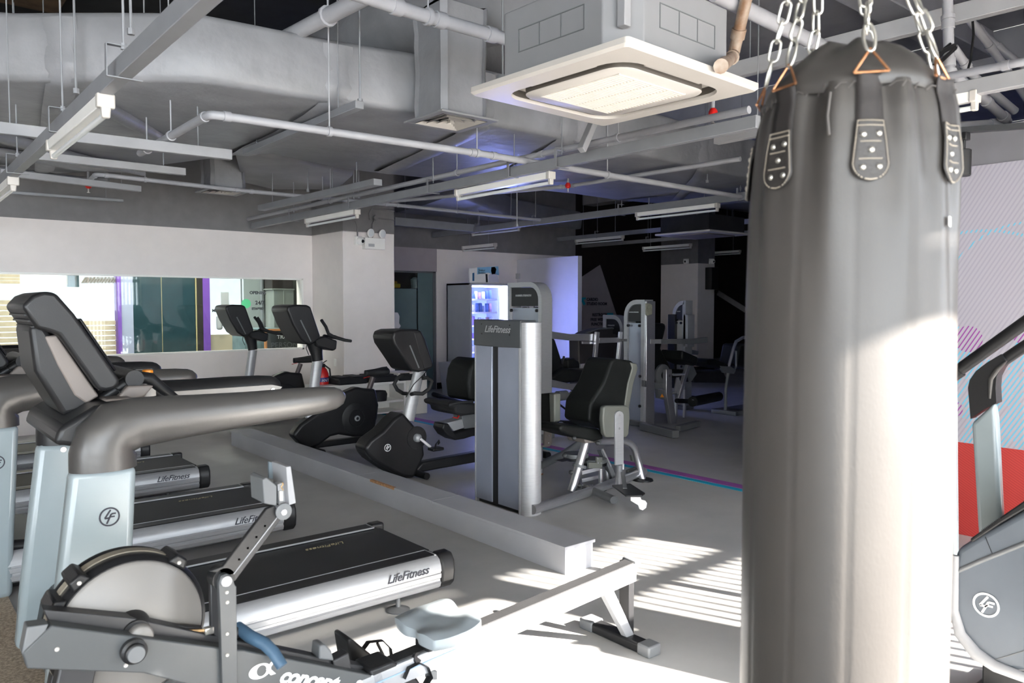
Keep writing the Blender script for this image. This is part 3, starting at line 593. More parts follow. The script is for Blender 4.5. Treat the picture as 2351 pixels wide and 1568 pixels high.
# corrugated ribs on the duct underside at the left (flexible sleeves)
for i, (y0, y1, r_) in enumerate(((300, 392, .05), (330, 385, .045), (362, 405, .04))):
    e = solo('flexible_sleeve', MB().tube([onz(-40, y0 + i * 12, 2.8), onz(180, (y0 + y1) / 2 + 18 + i * 6, 2.8), onz((330, 290, 250)[i], y1 + 6, 2.8)], [r_, r_, r_ * .5], n=12), ductM, 'grey foil sleeve under the left duct, %s of three' % ('upper', 'middle', 'lower')[i], 'sleeve', smooth=60)
pp = [onz(225, 235, 2.84), onz(365, 312, 2.84)]
solo('flexible_sleeve', MB().tube([pp[0], pp[0].lerp(pp[1], .5), pp[1]], [.055, .06, .05], n=14), ductM, 'short rounded foil bulge under the big duct beside the left lamp', 'sleeve', smooth=60)
# ---- rods
for i, (x, y0, y1, d, lb) in enumerate(((175, -10, 215, 4.6, 'left of the left trunking'), (301, -10, 80, 3.8, 'over the left trunking'), (827, -10, 238, 5.0, 'from the top edge to the dark angle bar'), (1154, -10, 185, 5.2, 'left of the air conditioner'), (1284, 262, 350, 6.6, 'below the air conditioner corner'), (707, 368, 440, 8.5, 'left of the pillar top'), (763, 372, 440, 8.6, 'above the pillar top left'), (824, 370, 455, 8.7, 'above the pillar top right'), (1187, 430, 520, 9, 'right of the large middle lamp'), (1624, 330, 420, 8, 'near the bag edge'))):
    a, b2 = ond(x, y0, d), ond(x, y1, d); mb = MB().tube([a, Vector((b2.x, b2.y, a.z))], .001, n=3) if 0 else MB().tube([Vector((b2.x, b2.y, 4.2)), b2], .007, n=6).lathe(b2, (0, 0, 1), [(0, .018), (.03, .018)], n=6)
    solo('threaded_rod', mb, trunkM, 'thin grey ceiling rod ' + lb, 'rod', 'thin threaded ceiling rods')
a = ond(1154, 185, 5.2); solo('rod_mount', MB().lathe(a, (0, 0, 1), [(-.10, .012), (-.06, .014), (-.05, .035), (.0, .035), (.01, .045), (.03, .045)], n=12), mgrey, 'spring mount at the rod end left of the air conditioner', 'rod mount')
# ---- sprinkler heads
def sprink(p, label):
    e = empty('sprinkler_head', p, label, 'sprinkler', 'red sprinkler heads'); obj('drop_pipe', MB().tube([p, (p.x, p.y, 2.84 if p.x < 4.2 and p.y > 4.8 else 4.2)], .012, n=8), pipeM, e)
    obj('cap', MB().lathe(p, (0, 0, -1), [(-.02, .018), (0, .03), (.025, .03), (.04, .014)], n=12), red, e)
    obj('head', MB().tube([p - Z3 * .035, p - Z3 * .075], .007, n=6).lathe(p - Z3 * .075, (0, 0, -1), [(0, .016), (.004, .016)], n=8), zinc, e)
sprink(onz(203, 424, 2.70), 'red capped sprinkler head at the left under the grey pipe end'); sprink(onz(1304, 424, 2.78), 'red capped sprinkler head below the air conditioner, above the lamps'); sprink(onz(1637, 256, 2.78), 'red sprinkler head beside the right corner of the air conditioner')
# ---- ceiling cassette air conditioner
AX, AY, AZ, AS = 2.735, 2.535, 2.5, .485
ac = empty('air_conditioner', (AX, AY, AZ), 'big square ceiling air conditioner with a cream panel and grey body', 'air conditioner')
def rot(p, a=.04):
    x, y = p[0], p[1]; return Vector((AX + x * math.cos(a) - y * math.sin(a), AY + x * math.sin(a) + y * math.cos(a), AZ + p[2]))
def rbox(mb, a, bb):
    n0 = len(mb.v); mb.box(a, bb); mb.v[n0:] = [rot(p) for p in mb.v[n0:]]; return mb
def ring(r0, z0, r1, z1, c0, c1, n=6):                       # rounded-square ring strip
    def rs(s, c):
        out = []
        for q, (sx2, sy2) in enumerate(((1, 1), (-1, 1), (-1, -1), (1, -1))):
            for i in range(n + 1):
                t = PI / 2 * (q + i / n); out.append((sx2 * (s - c) + math.cos(t) * c, sy2 * (s - c) + math.sin(t) * c))
        return out
    A, B = rs(r0, c0), rs(r1, c1); k = len(A)
    return [rot((x, y, z0)) for x, y in A] + [rot((x, y, z1)) for x, y in B], [(i, (i + 1) % k, k + (i + 1) % k, k + i) for i in range(k)], k
pl = MB()
for r0, z0, r1, z1, c0, c1 in ((AS, .035, AS, .012, .02, .02), (AS, .012, AS - .012, 0, .02, .02), (AS - .012, 0, .380, -.004, .02, .13), (.380, -.004, .378, .012, .13, .13), (AS, .035, .33, .05, .02, .1)):
    v_, f_, k = ring(r0, z0, r1, z1, c0, c1); pl.add(v_, f_)
obj('panel', pl, cream, ac, smooth=50)
gp = MB()
v_, f_, k = ring(.322, -.002, .318, -.006, .10, .10); gp.add(v_, f_ + [tuple(range(k, 2 * k))])
obj('centre_grille_frame', gp, cream, ac, smooth=50)
sl_ = MB(); v_, f_, k = ring(.378, .012, .378, .05, .13, .13); sl_.add(v_, f_); v_, f_, k = ring(.378, .05, .322, .05, .13, .1); sl_.add(v_, f_); v_, f_, k = ring(.322, .05, .322, -.002, .10, .10); sl_.add(v_, f_); obj('outlet_slot', sl_, M('slot_dark_grey', (.10, .09, .08), .6), ac)
for s_ in ((-.2, .34, .2, .365), (-.2, -.365, .2, -.34), (.34, -.2, .365, .2), (-.365, -.2, -.34, .2)):
    mb = MB(); rbox(mb, (s_[0], s_[1], .010), (s_[2], s_[3], .014)); obj('vane', mb, cream, ac)
gl = MB()
for k in range(26):
    y = -.235 + k * .0188; rbox(gl, (-.24, y, -.0115), (.24, y + .006, -.0055))
for x in (-.24, -.121, -.002, .119, .235): rbox(gl, (x, -.24, -.0105), (x + .005, .245, -.0055))
obj('grille_slats', gl, M('grille_slat_beige', (.72, .67, .6), .5), ac, kind='stuff')
bd = MB(); c_ = .12; s_ = .42
poly = [(-s_ + c_, -s_), (s_ - c_, -s_), (s_, -s_ + c_), (s_, s_ - c_), (s_ - c_, s_), (-s_ + c_, s_), (-s_, s_ - c_), (-s_, -s_ + c_)]
bd.prism([rot((x, y, .05)) for x, y in poly], (0, 0, .30)); obj('body', bd, acgrey, ac, bevel=.006)
for side in (0, 1):
    v2 = MB()
    for k in range(4):
        u0 = -.2 + k * .1333
        if side == 0: rbox(v2, (-s_ - .003, u0 - .002, .15), (-s_ + .002, u0 + .002, .25))
        else: rbox(v2, (u0, -s_ - .003, .15), (u0 + .004, -s_ + .002, .25))
    for z_ in (.148, .248):
        if side == 0: rbox(v2, (-s_ - .003, -.2, z_), (-s_ + .002, .204, z_ + .004))
        else: rbox(v2, (-.2, -s_ - .003, z_), (.204, -s_ + .002, z_ + .004))
    obj('knockout_outline', v2, mgrey, ac)
mb = MB(); rbox(mb, (-.40, -.40, .12), (-.36, -.36, .27)); rbox(mb, (-.43, -.43, .255), (-.35, -.35, .27)); obj('mounting_bracket', mb, trunklt, ac, bevel=.003)
p_ = rot((-.405, -.405, .22)); obj('mounting_rod', MB().tube([p_, (p_.x, p_.y, 4.2)], .006, n=6).lathe(p_, (0, 0, 1), [(0, .014), (.05, .014)], n=6), trunklt, ac)
# second cassette far away near the bag
P_ = onz(1612, 541, 2.5); e = empty('air_conditioner', P_, 'distant flat cream air conditioner panel left of the punching bag', 'air conditioner')
obj('panel', MB().box((P_.x - .48, P_.y - .48, 2.5), (P_.x + .48, P_.y + .48, 2.53)), cream, e, bevel=.01)
obj('grille', MB().box((P_.x - .33, P_.y - .33, 2.485), (P_.x + .33, P_.y + .33, 2.5)), taupe, e, bevel=.01)
[obj('hanging_rod', MB().tube([(P_.x + sx2, P_.y + sx2, 2.7), (P_.x + sx2, P_.y + sx2, 4.2)], .006, n=6), trunkM, e) for sx2 in (-.4, .4)]
obj('body', MB().box((P_.x - .42, P_.y - .42, 2.53), (P_.x + .42, P_.y + .42, 2.75)), ceildark, e)
# ---- black track with spotlight and wall speaker (right)
a, b2 = ond(2120, 306, 4.3), ond(2420, 284, 4.0)
tr = empty('spotlight_track', a, 'black ceiling light track right of the bag', 'light track')
obj('rail', MB().bar(a, b2, .04, .03), blk, tr)
p_ = ond(2214, 322, 4.2); sp = empty('track_spotlight', p_, 'dark cylindrical spotlight hanging from the black track', 'spotlight')
obj('adapter', MB().box(p_ - Vector((.03, .02, .0)), p_ + Vector((.03, .02, .04))), blk, sp, bevel=.004); obj('stem', MB().tube([p_, p_ - Z3 * .05], .008, n=8), blk, sp)
obj('can', MB().lathe(p_ - Z3 * .05, (0, 0, -1), [(0, .03), (.005, .037), (.14, .037), (.145, .033)], n=20), dgrey, sp)
q = [onx(x, y, XM - .02) for x, y in ((2170, 312), (2206, 385))]
spk = empty('wall_speaker', q[1], 'black box speaker mounted above the mural behind the spotlight', 'speaker')
obj('cabinet', MB().box((XM - .16, q[1].y, q[1].z), (XM - .01, q[0].y, q[0].z)), blk, spk, bevel=.006); obj('badge', MB().box((XM - .164, q[1].y + .03, q[1].z + .03), (XM - .16, q[1].y + .06, q[1].z + .035)), silver, spk)
# ---- on the pillar: camera, emergency light, conduit
def cctv(c, nrm, label):
    c = Vector(c); n_ = Vector(nrm).normalized(); s_ = n_.cross(Z3)
    e = empty('security_camera', c, label, 'security camera')
    obj('back_box', MB().bar(c, c + n_ * .045, .12, .12), white, e, bevel=.008)
    obj('dome', MB().lathe(c + n_ * .045, n_, [(0, .052), (.03, .056), (.055, .045), (.068, .03)], n=20), white, e, smooth=60)
    obj('lens', MB().lathe(c + n_ * .108, n_, [(0, .026), (.008, .022)], n=16), blk, e)
q = ony(820, 552, 9.4); cctv(q, (.25, -1, -.15), 'white dome security camera on the beige pillar')
c1_ = Vector((q.x, 9.39, q.z + .06)); solo('conduit', MB().tube([c1_, c1_ + Z3 * .13, c1_ + Vector((-.03, 0, .2)), c1_ + Vector((-.12, 0, .24))], .01, n=8), greyup, 'bent conduit above the security camera on the pillar', 'conduit')
a, b2 = ony(831, 546, 9.4), ony(877, 574, 9.4); em = empty('emergency_light', (a.x, 9.3, b2.z), 'white twin head emergency light on the beige pillar', 'emergency light')
obj('box', MB().box((a.x, 9.31, b2.z), (b2.x, 9.4, a.z)), white, em, bevel=.004); obj('sticker', MB().box((a.x + .05, 9.306, b2.z + .03), (a.x + .14, 9.31, b2.z + .07)), wgrey, em)
for x in (a.x + .08, b2.x - .05):
    c = Vector((x, 9.33, a.z + .07)); h_ = obj('lamp_head', MB().lathe(c + Vector((0, .03, 0)), (.2, -1, -.15), [(0, .03), (.03, .055), (.05, .06), (.055, .052)], n=20), white, em, smooth=60)
    obj('reflector', MB().lathe(c + Vector((.012, -.026, -.004)), (.2, -1, -.15), [(0, .05), (.003, .04)], n=16), tubew, em); obj('neck', MB().tube([c + Vector((0, .02, -.03)), c + Vector((0, .02, -.08))], .012, n=8), white, em)
q = [ony(x, y, 9.37) for x, y in ((855, 545), (855, 515), (862, 500), (905, 506))]
solo('conduit', MB().tube(q, .01, n=8).lathe(q[2], (0, -1, 0), [(0, .035), (.03, .035)], n=12), greyup, 'bent conduit with a round box above the emergency light', 'conduit')
q = [ony(x, y, 9.37) for x, y in ((850, 505), (848, 490), (855, 478), (905, 484))]
solo('conduit', MB().tube(q, .012, n=8), greyup, 'upper bent conduit at the pillar top', 'conduit')
q = onx(1576, 600, 14.33); cctv(q, (-1, -.4, -.1), 'small distant security camera on the far pillar'); q = ony(1632, 600, 10.66); cctv(q, (-.3, -1, -.1), 'dark distant security camera at the right of the far pillar')
q = ony(1640, 640, 10.5); solo('wall_speaker', MB().box((q.x - .1, 10.5, 1.85), (q.x + .15, 10.68, 2.35)), dgrey, 'grey column speaker on the far pillar beside the bag', 'speaker', bevel=.01)
# ================================================================ PUNCHING BAG
BX, BY = 1.360, .6845
bagc = ond(1942, 784, 1.392); BX, BY = bagc.x, bagc.y
tocam = math.atan2(-BY, -BX)
PROF = [(.35, .174), (.8, .1755), (1.3, .176), (1.5, .174), (1.65, .170), (1.76, .163), (1.82, .155), (1.862, .145)]
def brad(th, z):
    for (z0, r0), (z1, r1) in zip(PROF, PROF[1:]):
        if z <= z1: r = r0 + (r1 - r0) * (z - z0) / (z1 - z0); break
    else: r = PROF[-1][1]
    k = max(0, min(1, (z - 1.42) / .42)) ** 1.5
    f = math.sin(9 * th + 1.1) * .45 + math.sin(17 * th + 2.5 + z * 2) * .3 + noise.noise(Vector((math.cos(th) * 3, math.sin(th) * 3, z * 2.5))) * .9
    k2 = .14
    panel = -.0012 * (abs(((th * 6 / PI) % 1) - .5) > .485)
    return r + k * .0150 * f + .0012 * noise.noise(Vector((math.cos(th) * 2, math.sin(th) * 2, z * 3))) + panel
def bpt(th, z, off=0): r = brad(th, z) + off; return Vector((BX + math.cos(th) * r, BY + math.sin(th) * r, z))
bag = empty('punching_bag', (BX, BY, .35), 'tall black leather punching bag hanging on chains in the right foreground', 'punching bag')
nT, nZ = 180, 110; vs = []; fs = []
for i in range(nZ + 1):
    z = .35 + (1.862 - .35) * (i / nZ)
    for j in range(nT): vs.append(bpt(2 * PI * j / nT, z))
for i in range(nZ):
    for j in range(nT): fs.append((i * nT + j, i * nT + (j + 1) % nT, (i + 1) * nT + (j + 1) % nT, (i + 1) * nT + j))
fs.append(tuple(range(nT)))
obj('bag_body', MB().add(vs, fs), leather, bag, smooth=80)
# cap: laced leather cover bulging above the rim
vs = []; fs = []; capp = [(1.850, 1.0), (1.862, 1.03), (1.878, 1.0), (1.905, .84), (1.932, .62), (1.950, .40), (1.956, .2), (1.957, .02)]
for i, (z, k) in enumerate(capp):
    for j in range(nT):
        th = 2 * PI * j / nT; lump = 1 + .05 * math.sin(6 * th + .5) * (k < 1) + .03 * noise.noise(Vector((math.cos(th) * 3, math.sin(th) * 3, z * 6)))
        r = .146 * k * lump; vs.append(Vector((BX + math.cos(th) * r, BY + math.sin(th) * r, z + .006 * math.sin(7 * th + .5) * (.3 < k < 1) + .004 * math.sin(5 * th))))
for i in range(len(capp) - 1):
    for j in range(nT): fs.append((i * nT + j, i * nT + (j + 1) % nT, (i + 1) * nT + (j + 1) % nT, (i + 1) * nT + j))
obj('top_cover', MB().add(vs, fs), leather, bag, smooth=80)
# lacing
lc = MB(); rnd = random.Random(3)
for k in range(44):
    th = 2 * PI * (k + rnd.uniform(-.3, .3)) / 44; a = bpt(th, 1.850, .004); b2 = bpt(th + .11, 1.855, .005)
    lc.tube([a - Z3 * rnd.uniform(.001, .006), a.lerp(b2, .5) + Z3 * rnd.uniform(0, .006), b2 + Z3 * rnd.uniform(-.004, .003)], .0011, n=5)
lc.tube([bpt(tocam - .18 + PI * 0, 1.84, .008), bpt(tocam - .19, 1.80, .012), bpt(tocam - .17, 1.77, .010)], .0022, n=6)
obj('lacing', lc, M('lace_cord', (.10, .09, .085), .6), bag, kind='stuff')
hook = Vector((BX - .01, BY + .02, 2.42))
# straps with riveted patches, triangle rings and chains
fx = (math.cos(tocam), math.sin(tocam))
def link_mesh():
    mb = MB(); pts = []; L, W = .0200, .0088
    for i in range(20):
        t = 2 * PI * i / 20; c_, s_ = math.cos(t), math.sin(t)
        pts.append(Vector((W * c_, 0, (L - W) * (1 if s_ > 0 else -1) * (1 if abs(s_) > .01 else 0) + W * s_)))
    n_ = 8; rings = []
    for i, p in enumerate(pts):
        d = (pts[(i + 1) % 20] - pts[i - 1]).normalized(); a = Y3; b2 = d.cross(a).normalized()
        rings.append([p + a * math.cos(2 * PI * j / n_) * .0025 + b2 * math.sin(2 * PI * j / n_) * .0025 for j in range(n_)])
    mb.add([v_ for rg in rings for v_ in rg], [(i * n_ + j, i * n_ + (j + 1) % n_, ((i + 1) % 20) * n_ + (j + 1) % n_, ((i + 1) % 20) * n_ + j) for i in range(20) for j in range(n_)])
    return mb
lk = None
for si, deg in enumerate((10.5, -41, 62, -92.5, 113.5, -144, 165)):
    th = tocam - math.radians(deg) * -1 if 0 else tocam + math.radians(-deg if 0 else deg) * 1
    # positive angle = towards the left of the photo
    wst = .0215 / .16
    sm = MB(); rows = 16; vs = []; 
    for i in range(rows + 1):
        z = 1.772 + (1.868 - 1.772) * i / rows; off = .004 + (.010 * max(0, (z - 1.845) / .03))
        for j in range(5): vs.append(bpt(th + wst * (j / 2 - 1), min(z, 1.862), off) + Z3 * max(0, z - 1.862))
    sm.add(vs, [(i * 5 + j, i * 5 + j + 1, (i + 1) * 5 + j + 1, (i + 1) * 5 + j) for i in range(rows) for j in range(4)])
    so = obj('strap', sm, leather2, bag, smooth=60); sl = so.modifiers.new('s', 'SOLIDIFY'); sl.thickness = .002; sl.offset = 1
    # tongue shaped patch
    pm = MB(); vs = []; R_ = 22
    def half(t): # half width along the patch, t 0 top .. 1 bottom
        return (.0225 + .0095 * t) if t < .70 else math.sqrt(max(0, 1 - ((t - .70) / .30) ** 2)) * .0292 + .0004
    for i in range(R_ + 1):
        t = i / R_; z = 1.793 - .098 * t
        for j in range(7): vs.append(bpt(th + half(t) / .165 * (j / 3 - 1), z, .0055))
    pm.add(vs, [(i * 7 + j, i * 7 + j + 1, (i + 1) * 7 + j + 1, (i + 1) * 7 + j) for i in range(R_) for j in range(6)])
    po = obj('riveted_patch', pm, patchM, bag, smooth=60); sl = po.modifiers.new('s', 'SOLIDIFY'); sl.thickness = .0018; sl.offset = 1
    st = MB(); path = []
    for i in range(60):
        t = i / 59; path.append((-half(t) * .88 if t < .999 else 0, t * .955 + .02))
    path = path + [(-a, b2) for a, b2 in path[::-1]]
    dd_ = 0
    def P2(s_, t): return bpt(th + s_ / .165, 1.793 - .098 * t, .0084)
    for (a, b2) in zip(path[::2], path[1::2]): st.tube([P2(*a), P2(*b2)], .0007, n=4)
    for t in (.02, .10, .36, .64):
        wd = half(t) * (.86 if t < .2 else .6)
        for k in range(14): st.tube([P2(-wd + 2 * wd * k / 14, t), P2(-wd + 2 * wd * (k + .65) / 14, t)], .0007, n=4)
    obj('stitching', st, thread, po, kind='stuff')
    for (s_, t) in ((-.0115, .25), (.0115, .235), (0, .50), (-.012, .775), (.012, .77)):
        c = P2(s_, t); nn = (c - Vector((BX, BY, c.z))).normalized(); obj('rivet', MB().lathe(c - nn * .001, nn, [(0, .0048), (.0016, .0046), (.003, .0028), (.0034, .0008)], n=14), zinc, po, smooth=60)
    # steel triangle ring leaning inwards
    rad = Vector((math.cos(th), math.sin(th), 0)); tg = Vector((-math.sin(th), math.cos(th), 0))
    b_ = bpt(th, 1.862, .012) + Z3 * .006; ap = b_ + Z3 * .040 - rad * .012
    tri = MB().tube([b_ - tg * .026, b_ + tg * .026], .0022, n=8).tube([b_ + tg * .026, ap], .0022, n=8).tube([ap, b_ - tg * .026], .0022, n=8)
    obj('triangle_ring', tri, copper, bag)
    # snap hook then chain to the swivel
    d = (hook - ap).normalized(); c0 = ap - d * .004; side = d.cross(rad).normalized()
    hk = [c0 + side * .0085 * math.sin(2 * PI * k / 20) + d * (.024 + -.026 * math.cos(2 * PI * k / 20)) for k in range(21)]
    obj('snap_hook', MB().tube(hk, .0027, n=8), zinc, bag, smooth=60)
    pos = ap + d * .062; k = 0; Lk = .0345
    while (pos - hook).length > .05 and k < 18:
        if lk is None: lk = obj('chain_link', link_mesh(), zinc, bag, smooth=60)
        o = lk if k == 0 and si == 0 else lk.copy()
        if o is not lk: C.objects.link(o)
        o.parent = bag
        zax = (d + Vector((rnd.uniform(-.12, .12), rnd.uniform(-.12, .12), 0))).normalized(); xr = (side if k % 2 else rad); xr = (xr - zax * xr.dot(zax)).normalized(); yr = zax.cross(xr)
        o.matrix_local = Matrix((xr, yr, zax)).transposed().to_4x4() @ Matrix.Identity(4); o.location = pos - Vector(bag.location)
        if o is lk: pass
        pos = pos + d * Lk; k += 1
# link mesh was authored around the world origin; recentre it
for v_ in lk.data.vertices: v_.co += Vector(bag.location)
obj('swivel', MB().lathe(hook - Z3 * .03, (0, 0, 1), [(0, .02), (.02, .03), (.05, .03), (.06, .01)], n=16).tube([hook, (hook.x, hook.y, 4.2)], .012, n=10), zinc, bag)
obj('label_tag', MB().prism([bpt(tocam + math.radians(57 + a), z, .004) for a, z in ((0, 1.642), (4, 1.642), (4, 1.626), (0, 1.627))], Vector((0, 0, .0001)) + Vector((math.cos(tocam + .85), math.sin(tocam + .85), 0)) * .001), white, bag)
# ================================================================ TREADMILLS
def treadmill(y0, label):
    g = 'treadmills in a row on the left'
    e = empty('treadmill', (1.3, y0 + .39, 0), label, 'treadmill', g)
    def Yo(v_): return y0 + v_
    y1 = .80
    # deck and belt
    obj('deck', MB().box((.54, Yo(.10), .10), (2.19, Yo(y1 - .10), .222)), dgrey, e, bevel=.006)
    bl_ = obj('belt', MB().box((.62, Yo(.15), .222), (2.20, Yo(y1 - .15), .228)), belt, e, bevel=.003)
    text('lettering', 'LifeFitness', .052, (1.92, Yo(y1 - .24), .2295), (-1, 0, 0), (0, -1, 0), texttan, bl_, shear=.35, depth=.0003)
    for ya, yb in ((.045, .135), (y1 - .135, y1 - .045)): obj('foot_rail', MB().box((.6, Yo(ya), .21), (2.17, Yo(yb), .236)), mgrey if 0 else dgrey, e, bevel=.006)
    obj('rail_line', MB().box((.6, Yo(y1 - .14), .230), (2.165, Yo(y1 - .134), .2375)).box((2.16, Yo(y1 - .14), .230), (2.167, Yo(y1 - .05), .2375)), silver, e)
    obj('rail_line', MB().box((.6, Yo(.136), .230), (2.165, Yo(.139), .2372)).box((2.16, Yo(.04), .230), (2.167, Yo(.139), .2372)), silver, e)
    sec = [(.10, .232), (.045, .232), (.018, .215), (.004, .185), (0, .160), (.006, .156), (.006, .151), (.001, .147), (.003, .125), (.012, .118), (.012, .108), (.004, .100), (.012, .078), (.04, .062), (.10, .062)]
    for s_, nm in ((1, 'near'), (-1, 'far')):
        pts = [(.6, Yo(v_ if s_ > 0 else y1 - v_), z) for v_, z in sec]
        r_ = obj('side_rail', MB().prism(pts, (1.575, 0, 0)), silver, e, smooth=40)
        if s_ > 0: text('lettering', 'LifeFitness', .056, (1.86, Yo(-.002), .166), (1, 0, 0), (0, .17, 1), textblk, r_, shear=.45, depth=.0012, bold=.0006)
        cp = [(2.175, Yo((v_ - .004) if s_ > 0 else y1 - v_ + .004), z) for v_, z in [(.10, .240), (.03, .238), (.004, .20), (-.002, .15), (.006, .09), (.035, .060), (.10, .060)]]
        obj('end_cap', MB().prism(cp, (.085, 0, 0)), dgrey, e, bevel=.014, seg=3)
        obj('levelling_foot', MB().lathe((1.95, Yo(.05 if s_ > 0 else y1 - .05), 0), (0, 0, 1), [(0, .055), (.006, .058), (.014, .040), (.02, .012), (.08, .010)], n=20), mgrey, e)
    obj('rear_roller', MB().tube([(2.19, Yo(.1), .165), (2.19, Yo(y1 - .1), .165)], .055, n=18), blk, e, smooth=60)
    # motor hood with raised front
    hd = [(.52, .02), (.98, .04), (.98, .20), (.90, .255), (.70, .28), (.60, .28), (.54, .22), (.52, .12)]
    obj('motor_hood', MB().prism([(x, Yo(.06), z) for x, z in hd], (0, y1 - .12, 0)), dgrey, e, bevel=.03, seg=3)
    # uprights
    for s_ in (1, -1):
        ya = Yo(0) if s_ > 0 else Yo(y1 - .09)
        u_ = obj('upright', MB().prism([(.545, ya, .89), (.770, ya, .885), (.735, ya, .30), (.72, ya, .0), (.44, ya, .0), (.47, ya, .30)], (0, .09, 0)), palecol, e, bevel=.028, seg=4)
        if s_ > 0: emblem((.668, ya - .001, .705), X3, Z3, .036, textblk, u_)
        else: obj('bolt', MB().lathe((.64, ya, .86), (0, -1, 0), [(0, .014), (.004, .012)], n=14), chrome, u_)
        # handrail arm
        yb = Yo(-.02) if s_ > 0 else Yo(y1 - .09)
        ctr = [(.660, .882, .116), (.660, .94, .116), (.672, .99, .115), (.71, 1.03, .108), (.78, 1.046, .098), (.88, 1.050, .092), (1.0, 1.054, .084), (1.2, 1.060, .074), (1.4, 1.067, .068), (1.55, 1.072, .060), (1.62, 1.076, .050), (1.65, 1.080, .036), (1.668, 1.085, .012)]
        ar_ = obj('handrail', MB().tube([(x, yb + .06, z) for x, z, r in ctr], [r for x, z, r in ctr], n=32, sq=(.72, 1)), armM if s_ > 0 else dgrey, e, smooth=70)
        if s_ < 0:
            obj('inner_panel', MB().prism([(x, yb - .004, z) for x, z in [(.9, .985), (.9, 1.085), (1.60, 1.085), (1.655, 1.07), (1.63, 1.045), (1.585, 1.028), (1.2, 1.0)]], (0, .03, 0)), M('panel_pale_grey', (.26, .25, .24), .45, var=.05) if y0 < 99 else silver, ar_, bevel=.002)
            obj('bolt', MB().lathe((1.60, yb - .006, 1.058), (0, -1, 0), [(0, .012), (.004, .010)], n=14), chrome, ar_)
    # cross bar, tray and grips
    ym = Yo(y1 / 2)
    obj('console_bridge', MB().prism([(.50, Yo(.05), .99), (.52, Yo(.05), 1.05), (.64, Yo(.05), 1.12), (.80, Yo(.05), 1.125), (.86, Yo(.05), 1.10), (.86, Yo(.05), 1.06), (.75, Yo(.05), 1.0), (.62, Yo(.05), .96)], (0, y1 - .1, 0)), dgrey, e, bevel=.02, seg=3)
    obj('tray_insert', MB().box((.70, Yo(.16), 1.115), (.80, Yo(.36), 1.130)), taupe, e, bevel=.008)
    obj('cup_holder', MB().lathe((.72, Yo(.62), 1.10), (0, 0, 1), [(0, .04), (.07, .045), (.075, .038), (.02, .034)], n=18), blk, e, smooth=50)
    gb = obj('grip_bar', MB().tube([(.70, Yo(.30), 1.11), (.76, Yo(.30), 1.15), (.84, Yo(.30), 1.20), (.90, Yo(.31), 1.19), (1.0, Yo(.33), 1.10), (1.06, Yo(.34), 1.05)], [.02, .024, .03, .026, .02, .02], n=14), blk, e, smooth=60)
    obj('grip_bar', MB().tube([(.70, Yo(.62), 1.11), (.76, Yo(.62), 1.15), (.84, Yo(.62), 1.20), (.90, Yo(.61), 1.19), (1.0, Yo(.60), 1.10), (1.06, Yo(.59), 1.05)], [.02, .024, .03, .026, .02, .02], n=14), blk, e, smooth=60)
    obj('grip_cross_tube', MB().tube([(.83, Yo(.26), 1.195), (.83, Yo(.66), 1.195)], .036, n=16), blk, e, smooth=60)
    obj('grip_bracket', MB().prism([(.74, Yo(.24), 1.10), (.80, Yo(.24), 1.17), (.90, Yo(.24), 1.165), (.86, Yo(.24), 1.12)], (0, .05, 0)), taupe, e, bevel=.008)
    # console: column, beige face strip, screen housing with louvred hood
    cy0, cy1 = Yo(.16), Yo(.62)
    obj('console_column', MB().prism([(.455, cy0 + .05, 1.42), (.50, cy0 + .05, 1.44), (.665, cy0 + .05, 1.13), (.66, cy0 + .05, 1.09), (.56, cy0 + .05, 1.07), (.47, cy0 + .05, 1.25)], (0, cy1 - cy0 - .10, 0)), dgrey, e, bevel=.02, seg=3)
    obj('column_face', MB().prism([(.505, cy0 + .045, 1.38), (.545, cy0 + .045, 1.385), (.685, cy0 + .045, 1.14), (.640, cy0 + .045, 1.115), (.60, cy0 + .045, 1.15), (.545, cy0 + .045, 1.27)], (0, .05, 0)), taupe, e, bevel=.006)
    hs = [(.428, 1.495), (.462, 1.535), (.50, 1.552), (.54, 1.545), (.60, 1.465), (.752, 1.205), (.748, 1.185), (.735, 1.168), (.70, 1.160), (.672, 1.170), (.545, 1.385), (.51, 1.40), (.475, 1.41)]
    hk_ = obj('screen_housing', MB().prism([(x, cy0, z) for x, z in hs], (0, cy1 - cy0, 0)), dgrey, e, bevel=.022, seg=4)
    for k in range(3): obj('hood_rib', MB().bar((.443 + k * .012, cy0 + .03, 1.462 - k * .022), (.443 + k * .012, cy1 - .03, 1.462 - k * .022), .008, .006), blk, hk_)
    d_ = Vector((.152, 0, -.26)).normalized(); nn = Vector((.26, 0, .152)).normalized(); c = Vector((.68, (cy0 + cy1) / 2, 1.34)) + nn * .004
    obj('screen', MB().bar(c - d_ * .12, c + d_ * .12, cy1 - cy0 - .07, .012, up=nn), M('screen_glass_black', (.01, .01, .012), .08) if y0 < 3.5 else bpy.data.materials['screen_glass_black'], hk_, bevel=.004)
    obj('cable', MB().tube([(.75, cy0 + .1, 1.17), (.79, cy0 + .1, 1.13), (.80, cy0 + .1, 1.06), (.79, cy0 + .1, 1.0)], .003, n=6), blk, e)
    return e
tm = treadmill(3.165, 'nearest treadmill on the left with a grey handrail and pale upright')
t2_ = dup(tm, (-.20, 1.46, 0), label='second treadmill, just behind the nearest one'); t3_ = dup(tm, (-.24, 2.96, 0), label='third treadmill from the front, tail below the bikes'); t4_ = dup(tm, (-.3, 4.42, 0), label='furthest treadmill, mostly hidden behind the others')
p_ = Vector((.99, 3.75, 0)); bt = empty('spray_bottle', (.93, 3.62, 1.12), 'white bottle with an orange cap standing on the nearest treadmill', 'bottle')
obj('bottle_body', MB().lathe((.93, 3.62, 1.10), (0, 0, 1), [(0, .032), (.06, .032), (.085, .02), (.09, .012)], n=18), white, bt, smooth=50)
